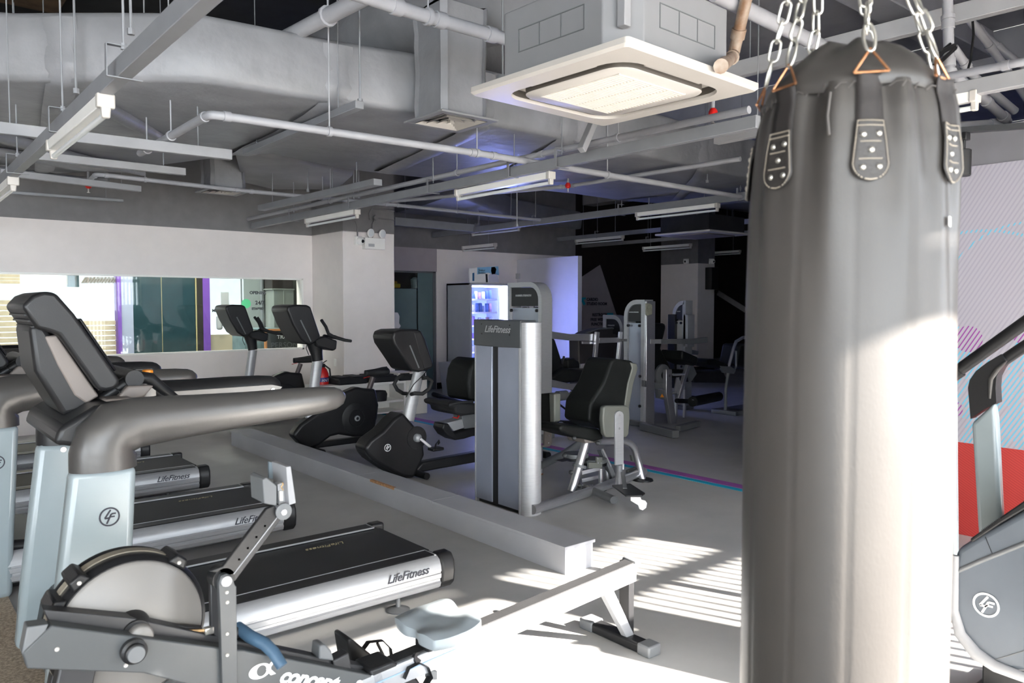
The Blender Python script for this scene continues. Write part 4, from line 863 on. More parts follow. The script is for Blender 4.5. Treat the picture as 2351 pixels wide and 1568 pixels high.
obj('cap', MB().lathe((.93, 3.62, 1.185), (0, 0, 1), [(0, .024), (.028, .022), (.032, .014)], n=18), orange, bt)
# ================================================================ ROWING MACHINE (foreground)
RY = 2.20
def ry(px, py, dy=0): return ony(px, py, RY + dy)
rw = empty('rowing_machine', (1.4, RY, 0), 'grey and black rowing machine with a round flywheel in the left foreground', 'rowing machine')
# main frame beam, leaning away from the camera side
obj('frame_beam', MB().py([(118, 1436), (540, 1492), (560, 1493), (860, 1552), (850, 1640), (540, 1600), (330, 1546), (62, 1536), (52, 1500)], RY, .05), rowgrey, rw, bevel=.004)
obj('beam_edge', MB().py([(62, 1440), (112, 1433), (66, 1535), (50, 1500)], RY + .004, .05), mgrey, rw, bevel=.003)
obj('beam_top', MB().py([(100, 1400), (300, 1418), (540, 1470), (860, 1535), (860, 1556), (540, 1500), (118, 1442)], RY + .05, .05), blackframe, rw, bevel=.003)
for x, y in ((131, 1491), (289, 1528), (522, 1510), (524, 1525), (527, 1560)): obj('screw', MB().lathe(ry(x, y, -.001), (0, -1, 0), [(0, .006), (.003, .004)], n=10), cream, rw)
# flywheel housing
fc = ony(300, 1442, RY + .12); R_ = .208
def disc(c, r, th, prof=None): return MB().lathe(c, (0, 1, 0), prof or [(0, r), (th, r)], n=64)
fe = obj('flywheel_case', disc(fc, R_, .10, [(-.015, R_ * .93), (.0, R_ * .985), (.012, R_), (.018, R_ * .99), (.088, R_ * .99), (.094, R_), (.12, R_ * .97)]), blk, rw, smooth=50)
obj('guard_disc', MB().lathe(fc - Vector((0, .018, 0)), (0, 1, 0), [(-.004, .03), (-.004, R_ * .88), (.004, R_ * .92)], n=64), discM, fe, smooth=60)
obj('rim_band', MB().lathe(fc + Vector((0, .035, 0)), (0, 1, 0), [(0, R_ * 1.005), (.035, R_ * 1.005)], n=64), M('perforated_rim_tan', (.26, .23, .18), .5, var=.1, vs=60), fe, smooth=60)
for ang in (52, 128, 150):
    a = math.radians(ang); p = fc + Vector((math.cos(a), 0, math.sin(a))) * R_ * 1.0
    t = Vector((-math.sin(a), 0, math.cos(a)))
    obj('case_clip', MB().prism([p - t * .028 - Vector((math.cos(a), 0, math.sin(a))) * .012 - Y3 * .02, p + t * .028 - Vector((math.cos(a), 0, math.sin(a))) * .012 - Y3 * .02, p + t * .018 + Vector((math.cos(a), 0, math.sin(a))) * .018 - Y3 * .02, p - t * .018 + Vector((math.cos(a), 0, math.sin(a))) * .018 - Y3 * .02], (0, .12, 0)), blk, fe, bevel=.006)
    obj('screw', MB().lathe(p - Y3 * .021, (0, -1, 0), [(0, .006), (.003, .004)], n=10), cream, fe)
c = ony(302, 1440, RY + .10)
obj('hub_collar', MB().lathe(c, (0, -1, 0), [(0, .050), (.03, .046), (.04, .040), (.055, .036)], n=28), blk, rw, smooth=50)
obj('hub_cap', MB().lathe(c + Vector((.006, 0, -.006)), (0, -1, 0), [(.045, .033), (.075, .033), (.08, .028)], n=28), discM, rw, smooth=50)
obj('cross_brace', MB().py([(118, 1415), (300, 1428), (465, 1440), (465, 1462), (300, 1452), (112, 1440)], RY + .07, .02), blackframe, rw, bevel=.003)
c = ony(305, 1492, RY); obj('knob', MB().lathe(c, (0, -1, 0), [(0, .033), (.018, .033), (.022, .026), (.034, .026), (.038, .021)], n=24), dgrey, rw, smooth=50)
obj('knob_cap', MB().lathe(c + Vector((0, -.036, 0)), (0, -1, 0), [(0, .023), (.003, .021)], n=24), mgrey, rw)
obj('foot', MB().box((.25, RY - .12, 0), (.31, RY + .45, .06)), blackframe, rw, bevel=.008)
obj('front_leg', MB().bar((.28, RY + .06, .05), (.40, RY + .06, .60), .05, .09), blackframe, rw, bevel=.006); obj('front_leg', MB().bar((.28, RY + .20, .05), (.40, RY + .20, .60), .05, .05), blackframe, rw, bevel=.006)
obj('middle_leg', MB().bar((1.20, RY + .06, .02), (1.14, RY + .06, .36), .05, .06), blackframe, rw, bevel=.006); obj('foot', MB().box((1.16, RY - .14, 0), (1.22, RY + .26, .04)), blackframe, rw, bevel=.008)
# chain, handle
obj('pull_chain', MB().tube([ry(352, 1452, .06), ry(505, 1446, .06)], .0045, n=8), rope, rw, kind='stuff')
obj('chain_anchor', MB().bar(ry(468, 1450, .058), ry(490, 1444, .058), .02, .022), zinc, rw, bevel=.004)
hp = [ry(545, 1440, .10), ry(575, 1462, .04), ry(608, 1478, 0), ry(628, 1498, -.03), ry(648, 1530, -.06)]
obj('handle', MB().tube(hp, [.018, .019, .019, .018, .017], n=14), blueM, rw, smooth=60); obj('handle_core', MB().tube([ry(505, 1455, .1), ry(560, 1450, .08)], .02, n=12), dgrey, rw)
# monitor arm
obj('arm_post', MB().py([(502, 1338), (508, 1322), (520, 1317), (534, 1324), (540, 1345), (543, 1345), (546, 1568), (548, 1640), (512, 1640), (505, 1400)], RY - .02, .02), rowgrey, rw, bevel=.003)
obj('arm_post', MB().py([(483, 1335), (503, 1330), (503, 1470), (485, 1450)], RY + .05, .02), blackframe, rw, bevel=.003)
for y in (1360, 1383, 1455, 1504): obj('screw', MB().lathe(ry(522 if y > 1370 else 521, y, -.021), (0, -1, 0), [(0, .0055), (.003, .004)], n=10), cream, rw)
obj('pivot', MB().lathe(ry(519, 1334, -.022), (0, -1, 0), [(0, .016), (.006, .014)], n=18), chrome, rw); obj('pivot', MB().lathe(ry(514, 1330, .0), (0, 1, 0), [(0, .032), (.05, .032)], n=24), blk, rw)
obj('monitor_arm', MB().py([(480, 1312), (512, 1300), (612, 1168), (630, 1160), (650, 1185), (628, 1200), (540, 1318), (528, 1322)], RY + .0, .016), dgrey, rw, bevel=.003)
obj('monitor_arm', MB().py([(505, 1322), (632, 1170), (655, 1180), (540, 1335)], RY + .05, .012), blackframe, rw, bevel=.003)
a, b2 = ry(536, 1318, .0), ry(645, 1176, .0); dn = (b2 - a).normalized()
obj('slot_edge', MB().bar(a, b2, .003, .004, up=Y3), trunklt, rw); 
for k in range(4): obj('spacer', MB().tube([a.lerp(b2, .2 + k * .18) - Vector((.012, 0, -.008)), a.lerp(b2, .2 + k * .18) + Vector((-.012, .05, .008))], .004, n=6), mgrey, rw)
obj('pivot_ring', MB().lathe(ry(650, 1174, -.004), (0, -1, 0), [(0, .025), (.006, .025), (.008, .018)], n=24), mgrey, rw); obj('pivot', MB().lathe(ry(650, 1175, -.008), (0, -1, 0), [(0, .010), (.008, .009)], n=16), chrome, rw)
mo = obj('monitor_bracket', MB().py([(603, 1102), (612, 1096), (636, 1115), (636, 1162), (606, 1156)], RY - .0, .10), mgrey, rw, bevel=.003)
obj('monitor_bracket', MB().py([(618, 1060), (657, 1074), (657, 1108), (618, 1098)], RY + .10, .01), M('bracket_blue_grey', (.13, .16, .18), .5), rw)
obj('monitor_side', MB().py([(657, 1072), (668, 1070), (680, 1155), (664, 1160)], RY - .01, .11), trunklt, rw, bevel=.002)
obj('battery_clip', MB().py([(637, 1112), (655, 1106), (660, 1152), (640, 1158)], RY + .02, .03), silver, rw, bevel=.002); obj('battery_clip', MB().py([(642, 1128), (649, 1128), (650, 1150), (643, 1150)], RY + .01, .01), white, rw)
obj('battery_spring', MB().tube([ry(648 + 2 * math.sin(k), 1108 + k * 2.2, .015) for k in range(9)], .002, n=5), rope, rw)
# footrests with straps
for dy, ox, oy in ((.0, 0, 0), (.24, -62, -62)):
    def fp(x, y, d=0): return ony(x + (ox if dy == 0 else 0), y, RY + dy + d)
    if dy == 0: pl_ = [(850, 1540), (905, 1518), (960, 1560), (1000, 1620), (870, 1640)]; nm = 'near'
    else: pl_ = [(798, 1470), (806, 1465), (850, 1500), (880, 1530), (872, 1548), (806, 1525)]
    obj('foot_plate', MB().py(pl_, RY + dy, .11), dgrey, rw, bevel=.008)
fa = [ry(x, y, .0) for x, y in ((925, 1556), (935, 1532), (958, 1520), (980, 1530), (988, 1552), (975, 1575))]
obj('foot_strap', MB().tube(fa, .010, n=8, sq=(1.8, .3)), blk, rw, smooth=60)
fa = [ry(x, y, .26) for x, y in ((832, 1492), (845, 1474), (878, 1470), (896, 1488), (898, 1505))]
obj('foot_strap', MB().tube(fa, .008, n=8, sq=(1.8, .3)), blk, rw, smooth=60); obj('foot_strap', MB().tube([ry(866, 1476, .26), ry(880, 1504, .26)], .006, n=8), blk, rw)
obj('foot_crossbar', MB().tube([ry(820, 1530, .26), ry(960, 1510, -.0)], .018, n=12), blackframe, rw); obj('strap_buckle', MB().py([(988, 1540), (1005, 1540), (1005, 1562), (985, 1562)], RY, .03), mgrey, rw, bevel=.004)
obj('heel_catch', MB().py([(735, 1482), (748, 1480), (762, 1495), (768, 1518), (732, 1514)], RY + .03, .06), mgrey, rw, bevel=.006)
# monorail
ra, rb = ony(1120, 1440, RY), ony(1462, 1296, RY); d_ = (rb - ra).normalized()
rs_ = ra - d_ * .62; hgt = .075
def railpoly(p, q, t0, t1): return [p + Z3 * t0, q + Z3 * t0, q + Z3 * t1, p + Z3 * t1]
obj('monorail', MB().prism(railpoly(rs_, rb, -.005, -hgt), (0, .055, 0)), M('rail_anodised', (.42, .43, .45), .28, .6, var=.05, vs=3), rw, bevel=.004)
obj('rail_top', MB().prism(railpoly(rs_, rb, .002, -.012), (0, .075, 0)), silver, rw, bevel=.003)
obj('rail_track', MB().prism(railpoly(rs_ + Y3 * .012 + Z3 * .008, rb + Y3 * .012 + Z3 * .008, .0, -.012), (0, .054, 0)), blksoft, rw)
obj('rail_end_cap', MB().prism(railpoly(rb - d_ * .005, rb + d_ * .03, .014, -.02), (0, .085, 0)), mgrey, rw, bevel=.008)
obj('rail_line', MB().prism(railpoly(rs_ - Y3 * .002, rb - Y3 * .002, -.028, -.033), (0, .004, 0)), M('rail_groove_blue', (.2, .3, .42), .4), rw)
fx0 = rb.x + .02
obj('rear_post', MB().box((fx0 - .035, RY + .03, .03), (fx0 + .0, RY + .09, rb.z - .0)), dgrey, rw, bevel=.004)
obj('rear_brace', MB().prism([(fx0 - .20, RY + .02, rb.z - .10), (fx0 - .145, RY + .02, rb.z - .09), (fx0 - .005, RY + .02, .035), (fx0 - .05, RY + .02, .03)], (0, .035, 0)), trunkM, rw, bevel=.003)
obj('foot', MB().box((fx0 - .07, RY - .09, 0), (fx0 - .0, RY + .28, .045)), dgrey, rw, bevel=.01); obj('foot_end', MB().box((fx0 - .076, RY - .12, 0), (fx0 + .006, RY - .05, .05)), mgrey, rw, bevel=.008); obj('foot_end', MB().box((fx0 - .076, RY + .22, 0), (fx0 + .006, RY + .3, .05)), mgrey, rw, bevel=.008)
# moulded seat on rollers
sc_ = ra - d_ * .20; sc_ = Vector((sc_.x, RY + .035, sc_.z + .068)); vs = []; nu, nv = 28, 28
def seatz(u_, v_): # u along rail, v across
    return .016 * math.exp(-((abs(v_) - .55) / .35) ** 2) - .014 * math.exp(-((abs(v_) - .45) / .25) ** 2 - ((u_ + .0) / .5) ** 2) - .010 * max(0, -u_) + .012 * max(0, u_) ** 2
fs = []
for i in range(nu + 1):
    for j in range(nv + 1):
        a_ = -1 + 2 * i / nu; b_ = -1 + 2 * j / nv
        x = a_ * math.sqrt(1 - b_ * b_ / 2) if 1 else a_; y = b_ * math.sqrt(1 - a_ * a_ / 2)
        sq = .55; x = x * (1 - sq) + a_ * sq; y = y * (1 - sq) + b_ * sq
        notch = .20 * math.exp(-(y / .22) ** 2) * max(0, -x) ** 3 + .14 * math.exp(-(y / .3) ** 2) * max(0, x) ** 3
        vs.append(sc_ + Vector((x * .115 * (1 - 0), y * .145, seatz(x, y) + .012)) + Vector((notch * .115 * (1 if x < 0 else -1), 0, 0)))
top = len(vs); edge = [(0, j) for j in range(nv)] + [(i, nv) for i in range(nu)] + [(nu, nv - j) for j in range(nv)] + [(nu - i, 0) for i in range(nu)]
for i in range(nu):
    for j in range(nv): k = i * (nv + 1) + j; fs.append((k, k + 1, k + nv + 2, k + nv + 1))
eb = [i * (nv + 1) + j for i, j in edge]; n0 = len(vs)
for k in eb: p = vs[k]; vs.append(Vector((sc_.x + (p.x - sc_.x) * 1.0, sc_.y + (p.y - sc_.y) * 1.0, sc_.z - .006)))
for k in eb: p = vs[k]; vs.append(Vector((sc_.x + (p.x - sc_.x) * .94, sc_.y + (p.y - sc_.y) * .94, sc_.z - .030)))
ne = len(eb)
for i in range(ne):
    j = (i + 1) % ne; fs.append((eb[i], eb[j], n0 + j, n0 + i)); fs.append((n0 + i, n0 + j, n0 + ne + j, n0 + ne + i))
fs.append(tuple(n0 + ne + i for i in range(ne)))
obj('seat', MB().add(vs, fs), seatM, rw, smooth=70, bevel=0)
obj('seat_carriage', MB().box((sc_.x - .07, RY - .005, sc_.z - .075), (sc_.x + .07, RY + .08, sc_.z - .03)), dgrey, rw, bevel=.01)
# lettering and round mark on the beam
lp, lq = ony(560, 1520, RY), ony(850, 1568, RY); ldir = (ony(850, 1575, RY) - ony(620, 1541, RY))
c = ony(597, 1541, RY - .002)
rg = MB(); n_ = 30
for s_ in (1,):
    A = [c + Vector((math.cos(2 * PI * j / n_) * .034, 0, math.sin(2 * PI * j / n_) * .0225)) for j in range(n_)]; B = [c + Vector((math.cos(2 * PI * j / n_) * .015 + .005, 0, math.sin(2 * PI * j / n_) * .0165)) for j in range(n_)]
    rg.add(A + B, [(j, (j + 1) % n_, n_ + (j + 1) % n_, n_ + j) for j in range(n_)])
rg.prism([c + Vector(p) for p in ((.018, 0, .0), (.034, 0, .018), (.048, 0, .018), (.030, 0, 0), (.048, 0, -.022), (.032, 0, -.022))], (0, -.001, 0))
obj('round_mark', rg, textwht, rw)
text('lettering', 'concept', .066, ony(638, 1566, RY - .002), ldir, Z3, textwht, rw, shear=.25, bold=.0022, space=.95); text('lettering', '2', .055, ony(806, 1588, RY - .002), ldir, Z3, textwht, rw, shear=.25, bold=.0012)
# ================================================================ EXERCISE BIKES
def bike(Y):
    e = empty('exercise_bike', (3.95, Y, 0), 'upright exercise bike with a silver post right of centre left, beside the kerb', 'exercise bike', 'upright exercise bikes')
    def P(pts): return pts
    W = .07
    body = [(705, 1035), (672, 1000), (690, 975), (760, 925), (795, 900), (822, 888), (836, 892), (858, 893), (866, 910), (868, 950), (862, 990), (845, 1003), (812, 1003), (780, 998), (760, 1003), (735, 1022)]
    obj('body_shell', MB().py(body, Y - W, 2 * W), blk, e, bevel=.03, seg=3)
    obj('seat_tower', MB().py([(815, 930), (838, 892), (862, 893), (870, 930), (866, 965), (825, 970)], Y - W * .9, 1.8 * W), blk, e, bevel=.02, seg=3)
    c = ony(818, 960, Y - W - .004)
    obj('crank_cover', MB().lathe(c, (0, 1, 0), [(-.006, .15), (0, .165), (.01, .165)], n=40), dgrey, e, smooth=40); obj('crank_inner', MB().lathe(c, (0, -1, 0), [(.006, .09), (.012, .085)], n=32), blk, e)
    obj('crank_hub', MB().lathe(c, (0, -1, 0), [(.01, .030), (.028, .030), (.03, .022)], n=24), silver, e); obj('crank_hole', MB().lathe(c, (0, -1, 0), [(.029, .016), (.032, .014)], n=16), blk, e)
    obj('crank_arm', MB().bar(c + Vector((0, .2, 0)), c + Vector((-.12, .2, -.11)), .025, .02), silver, e, bevel=.004); pc = c + Vector((-.12, .25, -.11)); obj('pedal', MB().box(pc - Vector((.05, .04, .012)), pc + Vector((.05, .04, .012))), blk, e, bevel=.006)
    emblem(ony(850, 919, Y - W * .9 - .002), X3, Z3, .028, mgrey, e)
    for x in (3.42, 4.28): obj('floor_bar', MB().tube([(x, Y - .26, .035), (x, Y + .26, .035)], .03, n=12), blk, e); obj('floor_foot', MB().lathe((x, Y - .2, 0), (0, 0, 1), [(0, .035), (.02, .03)], n=14), blksoft, e)
    obj('base_rail', MB().box((3.40, Y - .04, .04), (4.30, Y + .04, .10)), blk, e, bevel=.01)
    # post, console neck, screen, handlebars
    a, b2 = ony(712, 960, Y), ony(729, 828, Y); obj('silver_post', MB().tube([a, b2], .055, n=24, sq=(.75, 1)), silver, e, smooth=60)
    obj('neck', MB().tube([b2, ony(727, 812, Y), ony(722, 786, Y)], [.058, .062, .085], n=20, sq=(.75, 1)), dgrey, e, smooth=60)
    obj('console', MB().py([(659, 712), (662, 702), (680, 699), (705, 700), (714, 704), (736, 770), (735, 778), (722, 788), (708, 792), (692, 780), (672, 745)], Y - .20, .40), dgrey, e, bevel=.02, seg=3)
    a, b2 = ony(695, 710, Y - .203), ony(717, 775, Y - .203); obj('console_trim', MB().bar(ony(690, 735, Y - .203), ony(714, 784, Y - .203), .004, .012, up=(1, 0, .2)), mgrey, e)
    obj('accessory_tray', MB().py([(722, 778), (745, 772), (775, 782), (773, 802), (765, 806), (745, 800), (728, 795)], Y - .11, .22), dgrey, e, bevel=.015)
    for s_ in (-1, 1):
        yy_ = Y + s_ * .17
        hb = [ony(748, 776, Y) + Vector((0, s_ * .06, 0)), ony(756, 772, Y) + Vector((0, s_ * .12, 0)), ony(775, 776, yy_), ony(792, 781, yy_ + s_ * .03), ony(806, 783, yy_ + s_ * .05)]
        obj('handlebar', MB().tube(hb, [.016, .017, .018, .017, .015], n=12), blksoft, e, smooth=60)
        hb = [ony(770, 775, yy_), ony(754, 766, yy_), ony(748, 750, yy_), ony(738, 735, yy_ + s_ * .03)]
        obj('handlebar_horn', MB().tube(hb, .016, n=12), blksoft, e, smooth=60)
    # seat post and saddle
    a, b2 = ony(845, 900, Y), ony(857, 866, Y); obj('seat_post', MB().tube([a, b2], .03, n=16, sq=(.8, 1)), M('seat_post_brown', (.10, .08, .08), .4, .3) if Y < 8 else bpy.data.materials['seat_post_brown'], e)
    vs = []; n1, n2 = 16, 16; s0 = ony(862, 855, Y)
    for i in range(n1 + 1):
        t = i / n1; wd = .035 + .085 * max(0, min(1, (t - .35) / .5)) ** 1.2; hh = .030 + .016 * t
        wd *= math.sin(min(1, t / .08) * PI / 2) * .6 + .4 if t < .08 else 1
        wd *= math.sqrt(max(.05, 1 - max(0, (t - .85) / .15) ** 2))
        for j in range(n2):
            a_ = 2 * PI * j / n2; vs.append(s0 + Vector((-.13 + .27 * t, math.cos(a_) * wd, math.sin(a_) * hh * (1 if math.sin(a_) > 0 else 1.2) + .012 * t * t)))
    obj('saddle', MB().add(vs, [(i * n2 + j, i * n2 + (j + 1) % n2, (i + 1) * n2 + (j + 1) % n2, (i + 1) * n2 + j) for i in range(n1) for j in range(n2)] + [tuple(range(n2)), tuple(n1 * n2 + j for j in range(n2))]), blksoft, e, smooth=80)
    obj('adjust_lever', MB().tube([ony(848, 864, Y - .03), ony(835, 868, Y - .05)], .008, n=8, sq=(1, .5)), red, e)
    obj('cable', MB().tube([ony(705, 788, Y - .09), ony(703, 800, Y - .09), ony(709, 815, Y - .075)], .004, n=6), blk, e)
    return e
bB = bike(7.30); bA = dup(bB, (.22, 2.30, 0), label='upright exercise bike closest to the wall window, console in front of the window')
bB['label'] = 'upright exercise bike whose saddle stands in front of the beige pillar'
# ---- recumbent bike
Y = 5.70
e = empty('recumbent_bike', (3.9, Y, 0), 'recumbent exercise bike with a round emblem, console in front of the glass door', 'exercise bike')
obj('body_shell', MB().py([(921, 950), (927, 948), (955, 980), (972, 1012), (976, 1045), (962, 1075), (952, 1098), (925, 1096), (895, 1080), (862, 1062), (845, 1044), (838, 1030), (850, 1012), (880, 990), (905, 962)], Y - .10, .20), blk, e, bevel=.035, seg=4)
obj('front_nose', MB().py([(839, 1028), (852, 1026), (875, 1052), (905, 1075), (938, 1098), (925, 1099), (890, 1082), (850, 1055), (838, 1040)], Y - .08, .16), blksoft, e, bevel=.015)
emblem(ony(890, 1028, Y - .102), X3, Z3, .032, textwht, e)
c = ony(957, 1005, Y - .102); obj('crank_cover', MB().lathe(c, (0, -1, 0), [(-.004, .10), (.003, .098)], n=40), dgrey, e); 
for k in range(24): a = 2 * PI * k / 24; pdir = Vector((math.cos(a), 0, math.sin(a))); obj('vent_slot', MB().bar(c - Y3 * .0032 + pdir * .075, c - Y3 * .0032 + pdir * .09, .004, .003, up=Y3), blksoft, e)
obj('crank_hub', MB().lathe(c, (0, -1, 0), [(.0, .038), (.025, .036), (.04, .026), (.044, .01)], n=28), silver, e, smooth=50)
pe = c + Vector((.10, -.06, -.085)); obj('crank_arm', MB().bar(c - Y3 * .045, pe, .022, .026), silverd, e, bevel=.004)
pd = pe + Vector((.03, -.03, -.012)); obj('pedal', MB().box(pd - Vector((.055, .05, .015)), pd + Vector((.06, .04, .012))), blk, e, bevel=.008); obj('pedal_strap', MB().tube([pd + Vector((-.04, -.05, 0)), pd + Vector((-.02, -.04, .05)), pd + Vector((.03, 0, .065)), pd + Vector((.06, .03, .03))], .006, n=8, sq=(2.5, .4)), blksoft, e, smooth=60)
c2 = c + Vector((0, .2, 0)); pe = c2 + Vector((-.10, .08, .085)); obj('crank_arm', MB().bar(c2 + Y3 * .02, pe, .022, .026), silverd, e, bevel=.004); obj('pedal', MB().box(pe - Vector((.05, .0, .015)), pe + Vector((.05, .09, .012))), blk, e, bevel=.008)
a, b2 = ony(936, 965, Y), ony(962, 850, Y); obj('silver_post', MB().tube([a, b2], [.062, .050], n=24, sq=(.7, 1)), silver, e, smooth=60)
obj('console', MB().py([(901, 775), (905, 762), (920, 757), (958, 756), (968, 760), (977, 778), (996, 836), (994, 845), (963, 855), (945, 851), (925, 820), (905, 790)], Y - .17, .34), blk, e, bevel=.022, seg=3)
obj('screen_face', MB().py([(951, 764), (965, 762), (993, 836), (990, 843), (974, 847)], Y - .174, .01), dgrey, e, bevel=.004)
obj('console_trim', MB().bar(ony(941, 793, Y - .172), ony(962, 845, Y - .172), .004, .012, up=(1, 0, .2)), mgrey, e)
for s_ in (-1, 1):
    y_ = Y + s_ * .20
    hb = [ony(945, 905, Y + s_ * .05)] + [ony(x, y, y_) for x, y in (((952, 903), (970, 904), (985, 893), (992, 875), (980, 867), (970, 868)) if s_ < 0 else ((925, 903), (912, 895), (905, 882), (912, 868), (925, 862)))]
    obj('handlebar', MB().tube(hb, .017, n=12), blksoft, e, smooth=60)
obj('cable', MB().tube([ony(x, y, Y - .09) for x, y in ((982, 846), (975, 858), (950, 882), (932, 912))], .004, n=6), blk, e)
xs = ony(940, 1090, Y).x
obj('base_beam', MB().prism([(xs, Y - .05, .03), (xs + .1, Y - .05, .12), (5.05, Y - .05, .155), (5.1, Y - .05, .09), (5.0, Y - .05, .05)], (0, .10, 0)), dgrey, e, bevel=.02, seg=3)
obj('floor_bar', MB().tube([(5.0, Y - .25, .045), (5.0, Y + .25, .045)], .035, n=12), blk, e); obj('floor_bar', MB().tube([(3.62, Y - .22, .035), (3.62, Y + .22, .035)], .03, n=12), blk, e)
obj('seat_rail', MB().py([(1019, 972), (1016, 985), (1026, 1000), (1045, 1011), (1066, 1008), (1085, 1002), (1120, 996), (1118, 975), (1060, 990), (1045, 995), (1036, 985), (1030, 972)], Y - .08, .16), blk, e, bevel=.012)
obj('rail_sleeve', MB().py([(1027, 971), (1062, 962), (1066, 982), (1042, 990)], Y - .07, .14), silver, e, bevel=.006); obj('rail_cover', MB().py([(1060, 955), (1120, 935), (1120, 978), (1066, 985)], Y - .07, .14), mgrey, e, bevel=.006)
obj('adjust_lever', MB().tube([ony(1040, 958, Y - .1), ony(1050, 960, Y - .1), ony(1056, 950, Y - .1)], .009, n=8, sq=(1, .6)), red, e)
obj('seat_base', MB().py([(1028, 925), (1040, 921), (1120, 930), (1120, 948), (1062, 955), (1046, 950), (1044, 938), (1030, 935)], Y - .20, .40), blksoft, e, bevel=.02)
obj('seat_back', MB().py([(1078, 920), (1074, 880), (1078, 850), (1088, 830), (1105, 820), (1120, 850), (1115, 925)], Y - .18, .36), upho, e, bevel=.03)
obj('side_grip', MB().tube([ony(1030, 930, Y - .24), ony(1050, 925, Y - .26), ony(1085, 922, Y - .26)], .014, n=10), blksoft, e)
obj('floor_sheet', MB().box((5.0, Y + .8, 0), (5.6, Y + 1.5, .012)), blksoft, e) if 0 else None
# ================================================================ WEIGHT MACHINES
steel = silverd
def tubeX(mb, pts, r, n=12, sq=None): return mb.tube(pts, r, n=n, sq=sq)
# ---- hip machine: tower with shroud (front) and the seat unit behind
X = 3.52
e = empty('hip_machine', (3.8, 4.2, 0), 'silver seated hip machine with a blue grey shrouded tower, right beside the kerb', 'weight machine')
ya, yb = onx(1195, 1000, X).y, onx(1092, 1000, X).y; zt = 1.385
obj('shroud_panel', MB().box((X, yb - .30, .03), (X + .02, yb - .005, 1.18)), vpanel, e, bevel=.004, label='narrow shroud panel'); 
yl = onx(1129, 1000, X).y; yr_ = onx(1143, 1000, X).y
e.children[0].data.clear_geometry() if 0 else None
bpy.data.objects.remove(e.children[0])
obj('shroud_panel', MB().box((X, yl, .03), (X + .03, yb, 1.20)), vpanel, e, bevel=.004); obj('shroud_panel', MB().box((X, ya + .012, .03), (X + .03, yr_, 1.20)), vpanel, e, bevel=.004)
obj('centre_groove', MB().box((X + .012, yr_ - .01, .03), (X + .04, yl + .01, 1.20)), dgrey, e); obj('edge_strip', MB().box((X - .006, ya, .0), (X + .03, ya + .014, 1.20)), silver, e); obj('edge_strip', MB().box((X - .004, yb - .006, .0), (X + .03, yb + .006, 1.20)), silver, e)
# curved gray head: top view lens shape
def lens(z0, z1, g=0):
    pts = []; 
    for i in range(11): t = i / 10; pts.append((X - .010 - g - .022 * math.sin(PI * t), yb + .01 - (yb - ya + .02) * t))
    for i in range(15): t = i / 14; a_ = PI * t; pts.append((X + .085 - .085 * math.cos(a_) * 1, ya - .005 - .075 * math.sin(a_)))
    for i in range(9): t = i / 8; pts.append((X + .17 - .02 * math.sin(PI * t), ya + (yb + .01 - ya) * t))
    return pts
pts = [p for p in lens(0, 0)[:11]] + [(X + .15, ya + .005), (X + .15, yb)]; mb = MB(); mb.prism([(x, y, 1.195) for x, y in pts], (0, 0, .195)); obj('head_cover', mb, M('head_slate_grey', (.055, .06, .065), .4), e, bevel=.006)
obj('tower_back', MB().prism([(x, y, .0) for x, y in lens(0, 0, -.012)], (0, 0, 1.195)) if 0 else MB().box((X + .03, ya, .0), (X + .15, yb, 1.195)), dgrey, e)
cc = (X + .085, ya - .005); obj('side_fairing', MB().prism([(cc[0] - .085 * math.cos(PI * i / 14), cc[1] - .075 * math.sin(PI * i / 14), 0) for i in range(15)], (0, 0, 1.375)), silver, e, smooth=60)
hl = onx(1112, 762, X - .036); text('lettering', 'LifeFitness', .070, hl, (0, -1, 0), Z3, silver, e, shear=.4, depth=.001, bold=.001)
for x, y in ((1106, 744), (1106, 766), (1170, 747), (1170, 769)): obj('screw', MB().lathe(onx(x, y, X - .033), (-1, 0, 0), [(0, .006), (.003, .005)], n=10), blk, e)
# floor frame
def f0(x, y, z=.05): return onz(x, y, z)
obj('base_tube', MB().tube([f0(1222, 1170), f0(1350, 1130), f0(1478, 1082)], .036, n=14), steel, e); obj('base_plate', MB().tube([f0(1345, 1120), f0(1410, 1148)], .03, n=10, sq=(1.2, 1)), mgrey, e)
obj('rear_tube', MB().tube([f0(1225, 1075, .12), onz(1290, 1045, .14), ony(1345, 1010, 5.0)], .035, n=12), mgrey, e)
Ys = 4.35
def s(x, y, d=0): return ony(x, y, Ys + d)
obj('front_strut', MB().tube([s(1312, 1128, -.05), s(1345, 1016, -.05)], .034, n=16), steel, e, smooth=60); obj('strut_collar', MB().lathe(s(1330, 1070, -.05), (0.3, 0, 1), [(-.012, .055), (.012, .055)], n=20), mgrey, e)
obj('hoop_tube', MB().tube([s(1375, 1013), s(1400, 1013), s(1432, 1013), s(1447, 1018), s(1457, 1030), s(1468, 1070), s(1476, 1104, -.05)], .03, n=14), steel, e, smooth=60)
obj('floor_pad', MB().lathe((s(1476, 1108, -.05).x, s(1476, 1108, -.05).y, 0), (0, 0, 1), [(0, .09), (.012, .085), (.016, .03)], n=20), blk, e)
obj('seat_pad', MB().py([(1285, 980), (1292, 976), (1372, 984), (1384, 990), (1386, 1008), (1366, 1014), (1340, 1008), (1300, 996), (1286, 990)], Ys - .14, .40), upho, e, bevel=.022, seg=3)
obj('back_pad', MB().py([(1352, 968), (1356, 925), (1385, 880), (1404, 828), (1412, 823), (1452, 828), (1459, 836), (1448, 885), (1440, 925), (1436, 960), (1420, 985), (1380, 985)], Ys - .02, .30), upho, e, bevel=.035, seg=4)
